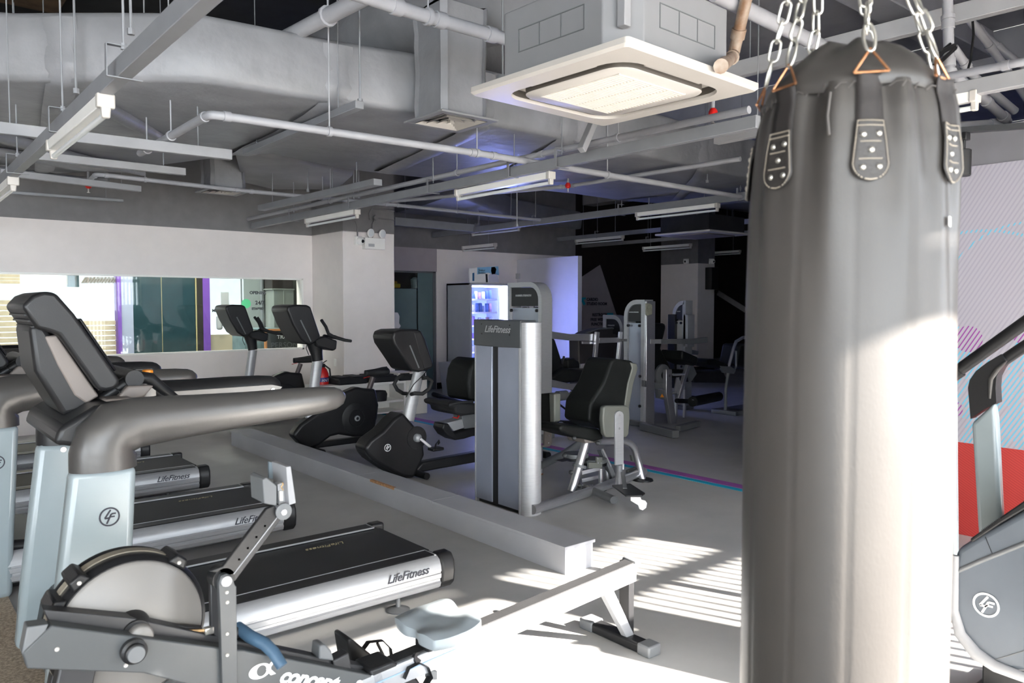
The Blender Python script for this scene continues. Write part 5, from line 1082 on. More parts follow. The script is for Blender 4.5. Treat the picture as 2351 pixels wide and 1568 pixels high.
obj('back_shell', MB().py([(1448, 832), (1462, 835), (1465, 845), (1455, 880), (1446, 930), (1442, 970), (1430, 970), (1436, 920), (1442, 880), (1452, 845)], Ys - .03, .30), ughback, e, bevel=.008)
obj('thigh_pad', MB().py([(1386, 936), (1392, 931), (1440, 931), (1446, 937), (1447, 960), (1444, 998), (1438, 1005), (1394, 1005), (1388, 998), (1384, 965)], Ys - .27, .045), ughback, e, bevel=.012, seg=3); obj('thigh_pad', MB().py([(1384, 938), (1390, 931), (1438, 931), (1442, 937), (1442, 1003), (1392, 1003), (1384, 990)], Ys - .225, .05), upho, e, bevel=.015, seg=3)
pa = [(1413, 952), (1416, 946), (1422, 943), (1429, 946), (1432, 952), (1432, 1066), (1413, 1068)]
obj('pad_arm', MB().py(pa, Ys - .285, .014), silver, e, bevel=.002)
for y in (953, 984): obj('bolt', MB().lathe(s(1422, y, -.286), (0, -1, 0), [(0, .009), (.004, .007)], n=14), chrome, e)
obj('pad_post', MB().tube([s(1421, 1066, -.27), s(1420, 1115, -.25)], .027, n=14), steel, e); obj('pad_post', MB().tube([s(1430, 1064, -.24), s(1429, 1082, -.24)], .012, n=10), chrome, e)
obj('pad_linkage', MB().bar(s(1428, 1075, -.2), onz(1435, 1122, .16), .03, .012), mgrey, e)
obj('foot_plate', MB().prism([onz(x, y, .15) for x, y in ((1405, 1117), (1447, 1113), (1481, 1135), (1474, 1140), (1437, 1141))], (0, 0, .012)), dgrey, e, bevel=.003)
obj('foot_wing', MB().py([(1449, 1141), (1471, 1141), (1473, 1147), (1482, 1149), (1486, 1155), (1484, 1166), (1476, 1172), (1469, 1169), (1466, 1160), (1449, 1150)], Ys - .735, .008), white, e, bevel=.003)
obj('left_pad', MB().px([(1228, 905), (1262, 902), (1266, 908), (1266, 965), (1262, 972), (1226, 972)], 4.20, .06), upho, e, bevel=.015, seg=3); obj('left_pad_shell', MB().px([(1260, 902), (1273, 905), (1273, 968), (1262, 972)], 4.17, .07), ughback, e, bevel=.01)
obj('left_arm', MB().py([(1252, 973), (1267, 973), (1267, 1018), (1263, 1025), (1240, 1028), (1238, 1024), (1250, 1022)], 4.9, .02), taupe, e, bevel=.003)
for y in (978, 1000, 1017): obj('bolt', MB().lathe(ony(1260, y, 4.9), (0, -1, 0), [(0, .009), (.004, .007)], n=10), chrome, e)
obj('left_peg', MB().tube([ony(1241, 1026, 4.9), ony(1241, 1086, 4.9)], .020, n=12), steel, e); obj('left_peg', MB().tube([ony(1241, 1086, 4.9), ony(1241, 1089, 4.9)], .023, n=12), copper, e)
# mechanism under the seat: curved cam belts, rods, knobs
for (x0, y0, x1, y1, d) in ((1300, 1040, 1345, 1048, .05), (1350, 1052, 1380, 1048, -.02)):
    c = s((x0 + x1) / 2, y0, d); obj('cam_drum', MB().lathe(c, (0, 0, -1), [(0, .10), (.03, .10), (.032, .095), (.05, .095)], n=24), mgrey, e, smooth=50); obj('drive_belt', MB().lathe(c - Z3 * .032, (0, 0, -1), [(0, .102), (.02, .102)], n=24), blk, e, smooth=50)
obj('link_plate', MB().py([(1371, 1049), (1383, 1050), (1383, 1075), (1352, 1075), (1352, 1062), (1371, 1062)], Ys - .13, .02), ughback, e, bevel=.002)
for x, y in ((1373, 1053), (1380, 1053), (1373, 1063), (1380, 1063)): obj('bolt', MB().lathe(s(x, y, -.131), (0, -1, 0), [(0, .006), (.004, .005)], n=8), chrome, e)
obj('vertical_post', MB().tube([s(1379, 1075, -.06), s(1379, 1118, -.06)], .02, n=12), steel, e); obj('vertical_post', MB().tube([s(1393, 1072, .05), s(1393, 1110, .05)], .022, n=12), steel, e)
obj('pivot_block', MB().lathe(s(1379, 1122, -.06), (0, 0, 1), [(-.02, .05), (0, .05), (.02, .03)], n=16), blk, e); obj('cross_link', MB().bar(s(1335, 1085, -.02), s(1376, 1075, -.06), .02, .03), steel, e); obj('cross_link', MB().bar(s(1335, 1103, .05), s(1375, 1094, .0), .02, .03), steel, e); obj('cross_link', MB().tube([s(1338, 1115, -.04), s(1360, 1114, -.04)], .008, n=8), chrome, e)
for x, y, d in ((1311, 1084, -.1), (1330, 1115, -.06), (1372, 1017, -.12), (1318, 1006, -.1), (1296, 1046, -.1)): obj('adjust_knob', MB().lathe(s(x, y, d), (-.6, -.6, .2), [(0, .012), (.012, .018), (.03, .018), (.034, .01)], n=12), blk, e, smooth=50); obj('knob_tip', MB().lathe(s(x, y, d), (.6, .6, -.2), [(0, .008), (.012, .008)], n=10), chrome, e)
obj('seat_bracket', MB().py([(1340, 1005), (1372, 1010), (1378, 1016), (1345, 1018)], Ys - .1, .2), copper if 0 else taupe, e, bevel=.006); obj('gas_spring', MB().tube([s(1382, 1030, -.06), s(1402, 1070, -.05)], .01, n=8), chrome, e); obj('spring_cover', MB().prism([s(1380, 1035), s(1388, 1035), s(1418, 1098), s(1408, 1102)], (0, .05, 0)), mgrey, e, bevel=.004)
obj('foot_pedal', MB().box(s(1291, 1060, -.12), s(1301, 1052, -.04)), blk, e, bevel=.003); obj('rear_bracket', MB().py([(1449, 1045), (1460, 1050), (1464, 1062), (1452, 1058)], Ys + .1, .02), ughback, e); obj('rear_plate', MB().py([(1442, 1080), (1462, 1072), (1465, 1095), (1444, 1098)], Ys + .1, .03), mgrey, e, bevel=.006)
# ---- generic stack tower with rounded top corner; seen face is x = X
def tower(label, X, ya, yb, zt, name='cable_press_machine', shroud=None, round_left=False, cat='weight machine', extra=None, th=.16, header='HAMMER STRENGTH', hcol=None):
    e = empty(name, (X + .1, (ya + yb) / 2, 0), label, cat)
    # ya nearer/right side, yb left side in the photo
    r = .20; pts = []
    lft, rgt = yb, ya
    def outline(g):
        if round_left: return [(rgt + g, 0), (rgt + g, zt - g)] + [(lft - r + math.sin(math.radians(t)) * (r - g), zt - r + math.cos(math.radians(t)) * (r - g)) for t in range(0, 91, 15)] + [(lft - g, 0)]
        return [(lft - g, 0), (lft - g, zt - g)] + [(rgt + r - math.sin(math.radians(t)) * (r - g), zt - r + math.cos(math.radians(t)) * (r - g)) for t in range(0, 91, 15)] + [(rgt + g, 0)]
    o, i_ = outline(0), outline(.055); n = len(o)
    mb = MB()
    vs = [(x, y, z) for x in (X, X + th) for y, z in o] + [(x, y, z) for x in (X, X + th) for y, z in i_]
    fs = []
    for k in range(n - 1):
        fs += [(k, k + 1, 2 * n + k + 1, 2 * n + k), (n + k, n + k + 1, 3 * n + k + 1, 3 * n + k), (k, k + 1, n + k + 1, n + k), (2 * n + k, 2 * n + k + 1, 3 * n + k + 1, 3 * n + k)]
    fs += [(0, n, 3 * n, 2 * n), (n - 1, 2 * n - 1, 4 * n - 1, 3 * n - 1)]
    obj('tower_frame', mb.add(vs, fs), silver, e, smooth=40)
    hp = [(y, z) for y, z in i_ if z > zt - .27]
    lo = zt - .27
    ph = [(y, max(z, lo)) for y, z in outline(.062)]
    obj('header_panel', MB().prism([(X + .012, y, z) for y, z in ph], (.02, 0, 0)), hcol or blk, e)
    sh = [(lft - .06, .06), (lft - .06, lo - .02), (rgt + .06, lo - .02), (rgt + .06, .06)]
    obj('shroud_panel', MB().prism([(X + .03, y, z) for y, z in sh], (.008, 0, 0)), shroud or vpanel, e)
    ww = (yb - ya) * .55
    text('lettering', header, ww / max(11, len(header)) * 1.35, (X + .009, (ya + yb) / 2 + ww / 2, zt - .16), (0, -1, 0), Z3, silver, e, shear=.2, bold=.0015)
    text('lettering', 'SELECTORIZED' if 0 else '', .01, (X, ya, zt), (0, -1, 0), Z3, silver, e) if 0 else None
    for y, z in ((lft - .075, lo - .05), (rgt + .075, lo - .05), (rgt + .06, .62), (rgt + .06, .25)): obj('bolt', MB().lathe((X + .006, y, z), (-1, 0, 0), [(0, .018), (.02, .018), (.024, .012)], n=12), blk, e)
    obj('base_bar', MB().box((X - .03, ya - .02, 0), (X + th + .03, yb + .02, .06)), mgrey, e, bevel=.01)
    return e
M2X = 5.70; ya, yb = onx(1243, 800, M2X).y, onx(1165, 800, M2X).y; zt = onx(1200, 648, M2X).z
e = tower('silver weight machine tower with a black header, left of the tall curved frame bars', M2X, ya, yb, zt, shroud=vpanel)
obj('weight_stack', MB().box((M2X + .06, (ya + yb) / 2 - .1, .1), (M2X + .14, (ya + yb) / 2 + .1, .75)), blk, e, kind='stuff')
for dy in (-.05, .05): obj('guide_rod', MB().tube([(M2X + .1, (ya + yb) / 2 + dy, .1), (M2X + .1, (ya + yb) / 2 + dy, zt - .2)], .012, n=8), chrome, e)
obj('pulley_shade', MB().box((M2X + .08, (ya + yb) / 2 - .16, zt - .42), (M2X + .13, (ya + yb) / 2 - .02, zt - .28)).box((M2X + .08, (ya + yb) / 2 + .02, zt - .42), (M2X + .13, (ya + yb) / 2 + .16, zt - .28)), dgrey, e, bevel=.03)
YF = ya + .02
def g(x, y, d=0): return ony(x, y, YF + d)
def curved(pts, w_, t, name, mat=silverd):
    mb = MB(); P_ = [g(*q) for q in pts]
    for a, b2 in zip(P_, P_[1:]): mb.bar(a, b2, t, w_)
    return obj(name, mb, mat, e, bevel=.003)
def flatbar(ptsTop, ptsBot, th, name, mat=silverd, d=0):
    return obj(name, MB().py(ptsTop + ptsBot[::-1], YF + d, th), mat, e, bevel=.004)
flatbar([(1252, 758), (1275, 762), (1310, 767), (1370, 766)], [(1252, 774), (1275, 778), (1310, 782), (1370, 783)], .05, 'curved_top_bar'); flatbar([(1250, 869), (1275, 873), (1310, 881), (1358, 878)], [(1250, 885), (1275, 890), (1310, 895), (1358, 893)], .05, 'curved_lower_bar')
obj('upright_bar', MB().bar(g(1371, 762, -.03), g(1356, 930, -.03), .05, .04, up=Y3), steel, e, bevel=.004); obj('upright_bar', MB().bar(g(1356, 930, -.03), g(1348, 978, -.03), .05, .04, up=Y3), mgrey, e, bevel=.004); obj('upright_bar', MB().bar(g(1425, 762, .1), g(1418, 830, .1), .04, .04, up=Y3), steel, e, bevel=.004)
flatbar([(1376, 776), (1425, 775)], [(1376, 788), (1425, 786)], .04, 'cross_bar', d=.05); flatbar([(1372, 834), (1404, 830)], [(1372, 843), (1404, 840)], .04, 'cross_bar', d=.05); flatbar([(1338, 784), (1362, 784)], [(1338, 790), (1362, 790)], .03, 'grip_plate'); flatbar([(1334, 836), (1356, 833)], [(1334, 846), (1356, 844)], .03, 'grip_plate'); flatbar([(1425, 778), (1440, 778)], [(1425, 784), (1440, 784)], .03, 'grip_plate', mat=mgrey)
obj('back_pad', MB().py([(1263, 770), (1275, 778), (1295, 840), (1300, 870), (1262, 875)], YF + .25, .28), upho, e, bevel=.03); obj('seat_pad', MB().py([(1262, 868), (1300, 845), (1345, 850), (1350, 862), (1340, 876), (1262, 884)], YF + .15, .35), upho, e, bevel=.03)
obj('grip_post', MB().tube([g(1290, 836, .2), g(1295, 818, .2)], .014, n=10), blksoft, e); obj('arm_pad', MB().py([(1303, 825), (1318, 822), (1330, 828), (1335, 845), (1304, 846)], YF + .35, .15), upho, e, bevel=.02)
for x in (1292, 1325): c = g(x, 908, .05); obj('roller', MB().lathe(c, (1, 0, 0), [(-.09, .05), (-.085, .058), (.05, .058), (.055, .05)], n=20), mgrey, e, smooth=50); obj('roller_cap', MB().lathe(c + Vector((-.09, 0, 0)), (-1, 0, 0), [(0, .012), (.01, .01)], n=10), chrome, e)
obj('link_bar', MB().tube([g(1280, 925, .1), g(1338, 970, .1)], .012, n=8), blk, e); obj('link_bar', MB().tube([g(1310, 920, .2), g(1345, 948, .2)], .03, n=10), mgrey, e)
obj('floor_frame', MB().bar(onz(1250, 988, .06), onz(1362, 990, .06), .08, .07), mgrey, e, bevel=.006); obj('floor_frame', MB().bar(onz(1264, 968, .06), onz(1400, 975, .06), .06, .05), dgrey, e, bevel=.006); obj('floor_knob', MB().lathe(onz(1288, 975, .12), (0, 0, 1), [(-.03, .03), (.02, .035), (.03, .02)], n=14), silver, e)
# ---- leg extension behind (M3)
M3X = 7.28; ya, yb = onx(1479, 800, M3X).y, onx(1432, 800, M3X).y; zt = onx(1470, 688, M3X).z
e = tower('second silver weight machine tower, beside the dark sign wall corner', M3X, ya, yb, zt, name='leg_extension_machine', round_left=True, hcol=dgrey)
YF = ya - .03
obj('side_post', MB().box((M3X + .005, ya - .03, .0), (M3X + .17, ya + .02, zt - .02)), silverd, e, bevel=.006)
obj('placard', MB().py([(1484, 696), (1494, 697), (1498, 700), (1497, 722), (1486, 725), (1484, 722)], YF - .03, .02), M('placard_olive', (.25, .25, .2), .5, var=.2, vs=30), e, bevel=.002)
obj('swing_bar', MB().py([(1494, 779), (1590, 778), (1625, 774), (1625, 786), (1590, 790), (1494, 789)], YF, .04), mgrey, e, bevel=.003); obj('swing_bar_end', MB().py([(1494, 779), (1518, 779), (1518, 789), (1494, 789)], YF - .004, .02), silver, e)
obj('side_arm', MB().py([(1480, 873), (1495, 878), (1526, 880), (1526, 893), (1495, 892), (1480, 888)], YF, .05), mgrey, e, bevel=.004); obj('front_post', MB().py([(1530, 848), (1543, 848), (1543, 895), (1556, 985), (1556, 997), (1546, 1000), (1530, 905)], YF - .05, .06), silverd, e, bevel=.006)
obj('floor_bar', MB().bar(onz(1475, 978, .05), onz(1552, 997, .05), .09, .09), mgrey, e, bevel=.008); obj('floor_bar', MB().bar(onz(1556, 984, .05), onz(1602, 972, .05), .07, .07), mgrey, e, bevel=.008); obj('rear_post', MB().bar(g(1553, 920, .1), g(1550, 980, .1), .03, .03), silverd, e); obj('rear_post', MB().bar(g(1572, 895, .2), g(1571, 965, .2), .03, .03), silverd, e)
c = g(1530, 862); obj('cam_wheel', MB().lathe(c + Y3 * .08, (0, -1, 0), [(0, .14), (.03, .14), (.035, .13)], n=32), mgrey, e, smooth=50); obj('cam_hub', MB().lathe(c, (0, -1, 0), [(-.04, .05), (.03, .05), (.035, .04)], n=20), copper if 0 else blk, e); obj('cam_bolt', MB().lathe(c, (0, -1, 0), [(.035, .02), (.05, .018)], n=12), chrome, e)
obj('lever_plate', MB().py([(1555, 866), (1560, 870), (1566, 890), (1558, 905), (1548, 905)], YF, .02), trunkM, e, bevel=.003)
obj('diagonal_arm', MB().py([(1580, 838), (1587, 838), (1562, 916), (1558, 914), (1576, 850)], YF - .02, .05), silverd, e, bevel=.003); obj('knee_pad', MB().py([(1567, 804), (1604, 820), (1602, 838), (1596, 840), (1566, 826)], YF - .1, .35), upho, e, bevel=.025, seg=3); obj('pad_bracket', MB().py([(1578, 838), (1590, 835), (1600, 858), (1585, 880), (1582, 860)], YF, .03), mgrey, e, bevel=.004)
obj('cross_rod', MB().tube([g(1545, 860), g(1573, 859)], .016, n=10), chrome, e); obj('cross_rod', MB().tube([g(1540, 903), g(1553, 901)], .016, n=10), chrome, e)
obj('ankle_roller', MB().tube([g(1590, 922, -.1), g(1650, 910, .2)], .065, n=20), upho, e, smooth=60); obj('roller_bar', MB().tube([g(1553, 920), g(1592, 922)], .03, n=12), blk, e); obj('roller_cap', MB().lathe(g(1591, 922, -.1), (-1, -.3, 0), [(0, .03), (.008, .026)], n=16), silver, e)
obj('info_box', MB().py([(1510, 893), (1526, 895), (1528, 918), (1512, 914)], YF - .02, .05), mgrey, e, bevel=.003); obj('warning_sticker', MB().py([(1516, 912), (1520, 904), (1525, 912)], YF - .023, .002), orange, e)
obj('seat_pad', MB().py([(1495, 872), (1500, 850), (1530, 845), (1580, 852), (1582, 862), (1500, 880)], YF + .12, .4), upho, e, bevel=.03); obj('back_pad', MB().py([(1494, 800), (1500, 742), (1528, 742), (1530, 752), (1518, 800), (1545, 850), (1505, 860)], YF + .14, .36), upho, e, bevel=.03); obj('long_cushion', MB().py([(1590, 855), (1660, 850), (1672, 875), (1668, 880), (1592, 878)], YF + .4, .25), blksoft, e, bevel=.02)
# ---- third tower far (M4)
M4X = 8.9; ya, yb = onx(1573, 800, M4X).y, onx(1543, 800, M4X).y; zt = onx(1570, 690, M4X).z
e = tower('third slim weight machine tower in front of the far pillar', M4X, ya, yb, zt, name='cable_row_machine', round_left=True, hcol=M('header_navy', (.015, .018, .04), .4), shroud=M('shroud_pale', (.42, .41, .40), .3, .2), header='STRENGTH')
obj('side_post', MB().box((M4X + .0, ya - .04, .9), (M4X + .16, ya + .04, zt - .2)), silver, e, bevel=.006); obj('centre_post', MB().box((M4X - .02, ya + .17, .3), (M4X + .06, ya + .30, zt - .2)), dgrey, e, bevel=.006)
YF = ya; obj('seat_pad', MB().py([(1530, 846), (1590, 850), (1590, 860), (1530, 856)], YF + .0, .35), upho, e, bevel=.02); obj('chest_pad', MB().py([(1583, 802), (1606, 806), (1604, 815), (1584, 812)], YF + .05, .2), mgrey, e, bevel=.015); obj('floor_bar', MB().bar(onz(1540, 905, .05), onz(1592, 915, .05), .08, .08), dgrey, e, bevel=.01)
# ---- pale cable tower between (green grey)
X5 = 8.2; q0, q1 = onx(1430, 728, X5), onx(1384, 723, X5)
e = tower('pale green grey machine frame rising between the curved bars and the second tower', X5, q0.y, q1.y, onx(1400, 723, X5).z, name='cable_station', hcol=blk, header='STRENGTH', shroud=M('cable_station_dark', (.035, .033, .036), .5))
obj('arched_cover', MB().py([(1328, 775), (1345, 764), (1375, 754), (1405, 752), (1430, 758), (1436, 770), (1430, 900), (1330, 900)], q0.y + .2, .2), M('cover_brown_black', (.045, .04, .038), .5, var=.1), e, bevel=.02); obj('arched_rim', MB().tube([ony(x, y, q0.y + .19) for x, y in ((1328, 776), (1345, 765), (1375, 755), (1405, 753), (1432, 760))], .012, n=8), mgrey, e)
# ---- bench machine at the far right beside the bag
Yb = 6.2
e = empty('back_extension_bench', (ony(1670, 880, Yb).x, Yb, 0), 'dark padded bench machine at the left edge of the punching bag', 'weight machine')
obj('seat_pad', MB().py([(1621, 832), (1626, 825), (1640, 824), (1665, 832), (1678, 840), (1670, 848), (1640, 842), (1622, 837)], Yb, .35), upho, e, bevel=.02, seg=3); obj('seat_frame', MB().py([(1655, 840), (1680, 842), (1690, 850), (1686, 858), (1664, 856)], Yb - .02, .05), mgrey, e, bevel=.004)
obj('hoop_tube', MB().tube([ony(x, y, Yb) for x, y in ((1673, 842), (1684, 800), (1690, 784), (1705, 775), (1730, 774))], .022, n=12), silverd, e, smooth=60); obj('hoop_tube', MB().tube([ony(x, y, Yb) for x, y in ((1683, 805), (1690, 806), (1690, 842), (1684, 852))], .014, n=10), mgrey, e)
obj('post', MB().tube([ony(1672, 856, Yb), ony(1666, 893, Yb)], .022, n=12), mgrey, e); p_ = ony(1666, 893, Yb); obj('post', MB().tube([p_, (p_.x, p_.y, .05)], .022, n=12), mgrey, e); obj('floor_bar', MB().box((p_.x - .05, Yb - .2, 0), (p_.x + .9, Yb + .2, .06)), mgrey, e, bevel=.01)
obj('back_pad', MB().py([(1700, 790), (1730, 790), (1730, 850), (1690, 840)], Yb + .02, .3), upho, e, bevel=.03)
# ================================================================ STEP TRAINER AT THE RIGHT EDGE (beside the mural)
XT = 3.00
e = empty('step_trainer', (XT + .3, .5, 0), 'dark step trainer with a round emblem and pale column at the right edge', 'exercise machine')
def sp_(x, y, dd=0): return onx(x, y, XT + dd)
def sprism(px, d, th): return MB().prism([sp_(x, y, d) for x, y in px], (th, 0, 0))
body = [(2190, 1290), (2196, 1262), (2230, 1240), (2290, 1206), (2351, 1172), (2480, 1095), (2560, 1080), (2560, 1560), (2400, 1545), (2280, 1540), (2215, 1500), (2186, 1440)]
obj('side_shell', sprism(body, 0, .38), M('trainer_shell_slate', (.10, .115, .135), .35, var=.06), e, bevel=.02, seg=4)
obj('shell_edge', MB().tube([sp_(x, y, -.004) for x, y in ((2193, 1275), (2190, 1400), (2204, 1455), (2240, 1500), (2285, 1530), (2351, 1555), (2450, 1590))], [.013, .016, .021, .024, .021, .018, .016], n=10, sq=(1, .8)), trunklt, e, smooth=60)
obj('shell_ridge', MB().tube([sp_(x, y, .002) for x, y in ((2196, 1312), (2250, 1288), (2351, 1248), (2500, 1180))], .009, n=8), mgrey, e, smooth=60)
obj('top_rail', MB().prism([sp_(x, y, -.01) for x, y in ((2226, 1238), (2300, 1185), (2351, 1150), (2500, 1040), (2500, 1060), (2351, 1170), (2300, 1200), (2232, 1246))], (.25, 0, 0)), blk, e, bevel=.005)
for k in range(14): a = sp_(2254 + k * 3.2, 1221 - k * 2.2, -.013); obj('vent_slot', MB().bar(a, a + Z3 * .008, .0015, .002, up=X3), blksoft, e)
emblem(sp_(2264, 1389, -.002), -Y3, Z3, .043, textwht, e)
obj('lower_line', MB().bar(sp_(2285, 1515, -.001), sp_(2400, 1480, -.001), .003, .004, up=X3), mgrey, e); obj('seam', MB().tube([sp_(x, y, -.001) for x, y in ((2262, 1232), (2270, 1252), (2282, 1280))], .0012, n=6), blk, e)
obj('base_foot', MB().box((XT + .02, .98, 0), (XT + .5, 1.08, .06)), blk, e, bevel=.01); obj('base_leg', MB().box((XT + .15, .9, .03), (XT + .25, 1.04, .2)), dgrey, e, bevel=.008); obj('base_foot', MB().box((XT + .02, .5, 0), (XT + .5, .6, .06)), blk, e, bevel=.01)
XC = 3.30
def k_(x, y, d=0): return onx(x, y, XC + d)
obj('column', MB().prism([k_(x, y) for x, y in ((2229, 972), (2281, 925), (2287, 960), (2298, 1180), (2294, 1260), (2250, 1300), (2243, 1200))], (.05, 0, 0)), palecol, e, bevel=.016, seg=4)
obj('elbow', MB().prism([k_(x, y, -.004) for x, y in ((2228, 962), (2222, 890), (2226, 872), (2240, 852), (2266, 832), (2298, 813), (2310, 829), (2298, 845), (2288, 865), (2286, 890), (2288, 925), (2262, 938), (2229, 960))], (.06, 0, 0)), dgrey, e, bevel=.015, seg=4)
obj('elbow_trim', MB().tube([k_(x, y, -.005) for x, y in ((2308, 832), (2290, 848), (2275, 870), (2272, 915))], [.004, .009, .009, .005], n=8), armM, e, smooth=60)
obj('handrail', MB().tube([k_(2296, 833, .03), k_(2351, 796, .03), k_(2480, 715, .03)], .0215, n=14), dgrey, e, smooth=60)
obj('handrail', MB().tube([k_(2190, 858, .45), k_(2351, 742, .45), k_(2450, 672, .45)], .027, n=14), dgrey, e, smooth=60); obj('rail_socket', MB().tube([k_(2184, 863, .45), k_(2204, 849, .45)], .032, n=14), blk, e)
obj('column', MB().prism([k_(x, y, .42) for x, y in ((2160, 870), (2190, 860), (2194, 1285), (2180, 1400), (2150, 1400))], (.05, 0, 0)), palecol, e, bevel=.014, seg=3)
# ================================================================ VENDING MACHINE, BIN, SHELF AND SMALL THINGS
vx0, vy0 = 7.756, 10.4; vx1 = 8.62; vt = 1.872
e = empty('vending_machine', (8.2, 10.7, 0), 'grey vending machine with a glowing blue white glass front, left of the partition', 'vending machine')
obj('cabinet', MB().box((vx0, vy0 + .03, .04), (vx0 + .03, 11.1, vt)).box((vx1 - .03, vy0 + .03, .04), (vx1, 11.1, vt)).box((vx0, 11.06, .04), (vx1, 11.1, vt)).box((vx0, vy0 + .03, vt - .04), (vx1, 11.1, vt)).box((vx0, vy0 + .03, .04), (vx1, 11.1, .30)), wgrey, e, bevel=.006)
obj('plinth', MB().box((vx0 + .03, vy0 + .06, 0), (vx1 - .03, 11.0, .05)), blk, e)
dr_ = obj('door', MB().box((vx0, vy0, .05), (vx0 + .035, vy0 + .03, vt)).box((vx1 - .045, vy0 + .012, .05), (vx1, vy0 + .03, vt)).box((vx0 + .035, vy0, vt - .04), (vx1 - .045, vy0 + .03, vt)).box((vx0 + .035, vy0, .05), (vx1 - .045, vy0 + .03, .45)), wgrey, e, bevel=.003)
obj('glass', MB().box((vx0 + .035, vy0 - .002, .45), (vx1 - .03, vy0 + .002, vt - .04)), glassM('vending_glass', (.95, .97, 1), .03), dr_)
obj('back_panel', MB().box((vx0 + .03, 11.03, .3), (vx1 - .03, 11.06, vt - .04)), M('vending_liner', (.14, .16, .24), .5), e)
lampm = M('light_strip_blue_white', (.8, .85, 1), .4, emit=(.30, .36, 1.0, 75)); lampw = M('light_strip_soft', (.8, .85, 1), .4, emit=(.45, .5, 1.0, 14)); obj('light_strip', MB().box((vx1 - .10, vy0 + .005, .5), (vx1 - .05, vy0 + .028, vt - .06)), lampm, e, label='glowing light strip'); obj('light_strip', MB().box((vx0 + .036, vy0 + .035, .5), (vx0 + .048, vy0 + .045, vt - .06)), lampw, e, label='thin glowing light strip'); obj('light_strip', MB().box((vx0 + .05, vy0 + .05, vt - .07), (vx1 - .1, vy0 + .075, vt - .055)), lampw, e, label='glowing light strip under the top')
obj('side_divider', MB().box((vx1 - .22, vy0 + .03, .45), (vx1 - .11, vy0 + .05, vt - .05)), M('vending_divider_white', (.75, .78, .85), .4), e)
snackc = [M('snack_pack_' + nm, c_, .35, var=.15, vs=30) for nm, c_ in (('white', (.7, .7, .75)), ('blue', (.12, .2, .5)), ('purple', (.3, .2, .5)), ('pink', (.6, .35, .45)), ('pale', (.45, .55, .75)))]
rnd = random.Random(5)
for r_ in range(6):
    zs = 1.58 - r_ * .225
    obj('tray', MB().box((vx0 + .05, vy0 + .08, zs), (vx1 - .23, 11.0, zs + .02)), silver, e); obj('price_strip', MB().box((vx0 + .05, vy0 + .07, zs - .005), (vx1 - .23, vy0 + .08, zs + .025)), white, e)
    for k in range(7):
        x = vx0 + .09 + k * .075; h_ = rnd.uniform(.09, .16); y = vy0 + .11 + rnd.uniform(0, .04)
        mb = MB().prism([(x - .028, y, zs + .02), (x + .028, y, zs + .02), (x + .030, y + .01, zs + .02 + h_), (x - .026, y + .01, zs + .02 + h_)], (0, .03, 0))
        ci = rnd.randrange(5); o = solo('snack_pack', mb, snackc[ci], '%s snack pack, %s from the left on the %s tray of the vending machine' % (('white', 'blue', 'purple', 'pink', 'pale blue')[ci], ('first', 'second', 'third', 'fourth', 'fifth', 'sixth', 'seventh')[k], ('top', 'second', 'third', 'fourth', 'fifth', 'lowest')[r_]), 'snack', 'snack packs in the vending machine', bevel=.006)
pb = [ony(x, y, vy0 + .05) for x, y in ((1078, 616), (1144, 611), (1146, 649), (1078, 649))]; 
e = empty('poster_box', (pb[0].x, vy0 + .1, vt), 'small advertising board with a blue sky picture standing on the vending machine', 'poster')
obj('board', MB().prism(pb, (0, .03, 0)), white, e); 
def pz(poly, mat, nm): return obj(nm, MB().prism([ony(x, y, vy0 + .046) for x, y in poly], (0, .004, 0)), mat, e)
pz([(1096, 614), (1144, 611.5), (1146, 632), (1120, 626), (1096, 630)], M('print_sky_blue', (.25, .5, .7), .5), 'sky_print'); pz([(1128, 614), (1135, 612), (1140, 618), (1137, 628), (1130, 630), (1127, 622)], M('print_skin', (.16, .08, .06), .5), 'figure_print')
pz([(1122, 631), (1130, 627), (1142, 629), (1146, 648), (1122, 648)], M('print_pale_shirt', (.55, .55, .65), .5), 'figure_print'); pz([(1085, 627), (1089, 626), (1089, 645), (1085, 645)], M('print_bottle_blue', (.03, .14, .3), .5), 'bottle_print'); pz([(1115, 629), (1119, 629), (1120, 648), (1116, 648)], blk, 'bottle_print')
text('lettering', 'Shaker', .055, ony(1098, 622.5, vy0 + .042), X3, Z3, textblk, e); text('lettering', 'Bottles', .055, ony(1098, 628.5, vy0 + .042), X3, Z3, textblk, e)
# bin
c = onz(1040, 899, 0); e = empty('waste_bin', (7.42, 10.42, 0), 'grey tapered plastic waste bin beside the vending machine', 'bin')
c = Vector((7.42, 10.42, 0))
def sqr(h, r): return [c + Vector((sx2 * r * .8, sy2 * r, h)) for sx2, sy2 in ((-1, -1), (1, -1), (1, 1), (-1, 1))]
obj('bin_body', MB().add(sqr(0, .15) + sqr(.50, .20), [(0, 1, 2, 3), (0, 1, 5, 4), (1, 2, 6, 5), (2, 3, 7, 6), (3, 0, 4, 7)]), wgrey, e, bevel=.01); obj('bin_rim', MB().add(sqr(.49, .20) + sqr(.55, .205) + sqr(.55, .185) + sqr(.49, .18), [(k * 4 + i, k * 4 + (i + 1) % 4, (k + 1) * 4 + (i + 1) % 4, (k + 1) * 4 + i) for k in range(3) for i in range(4)]), wgrey, e)
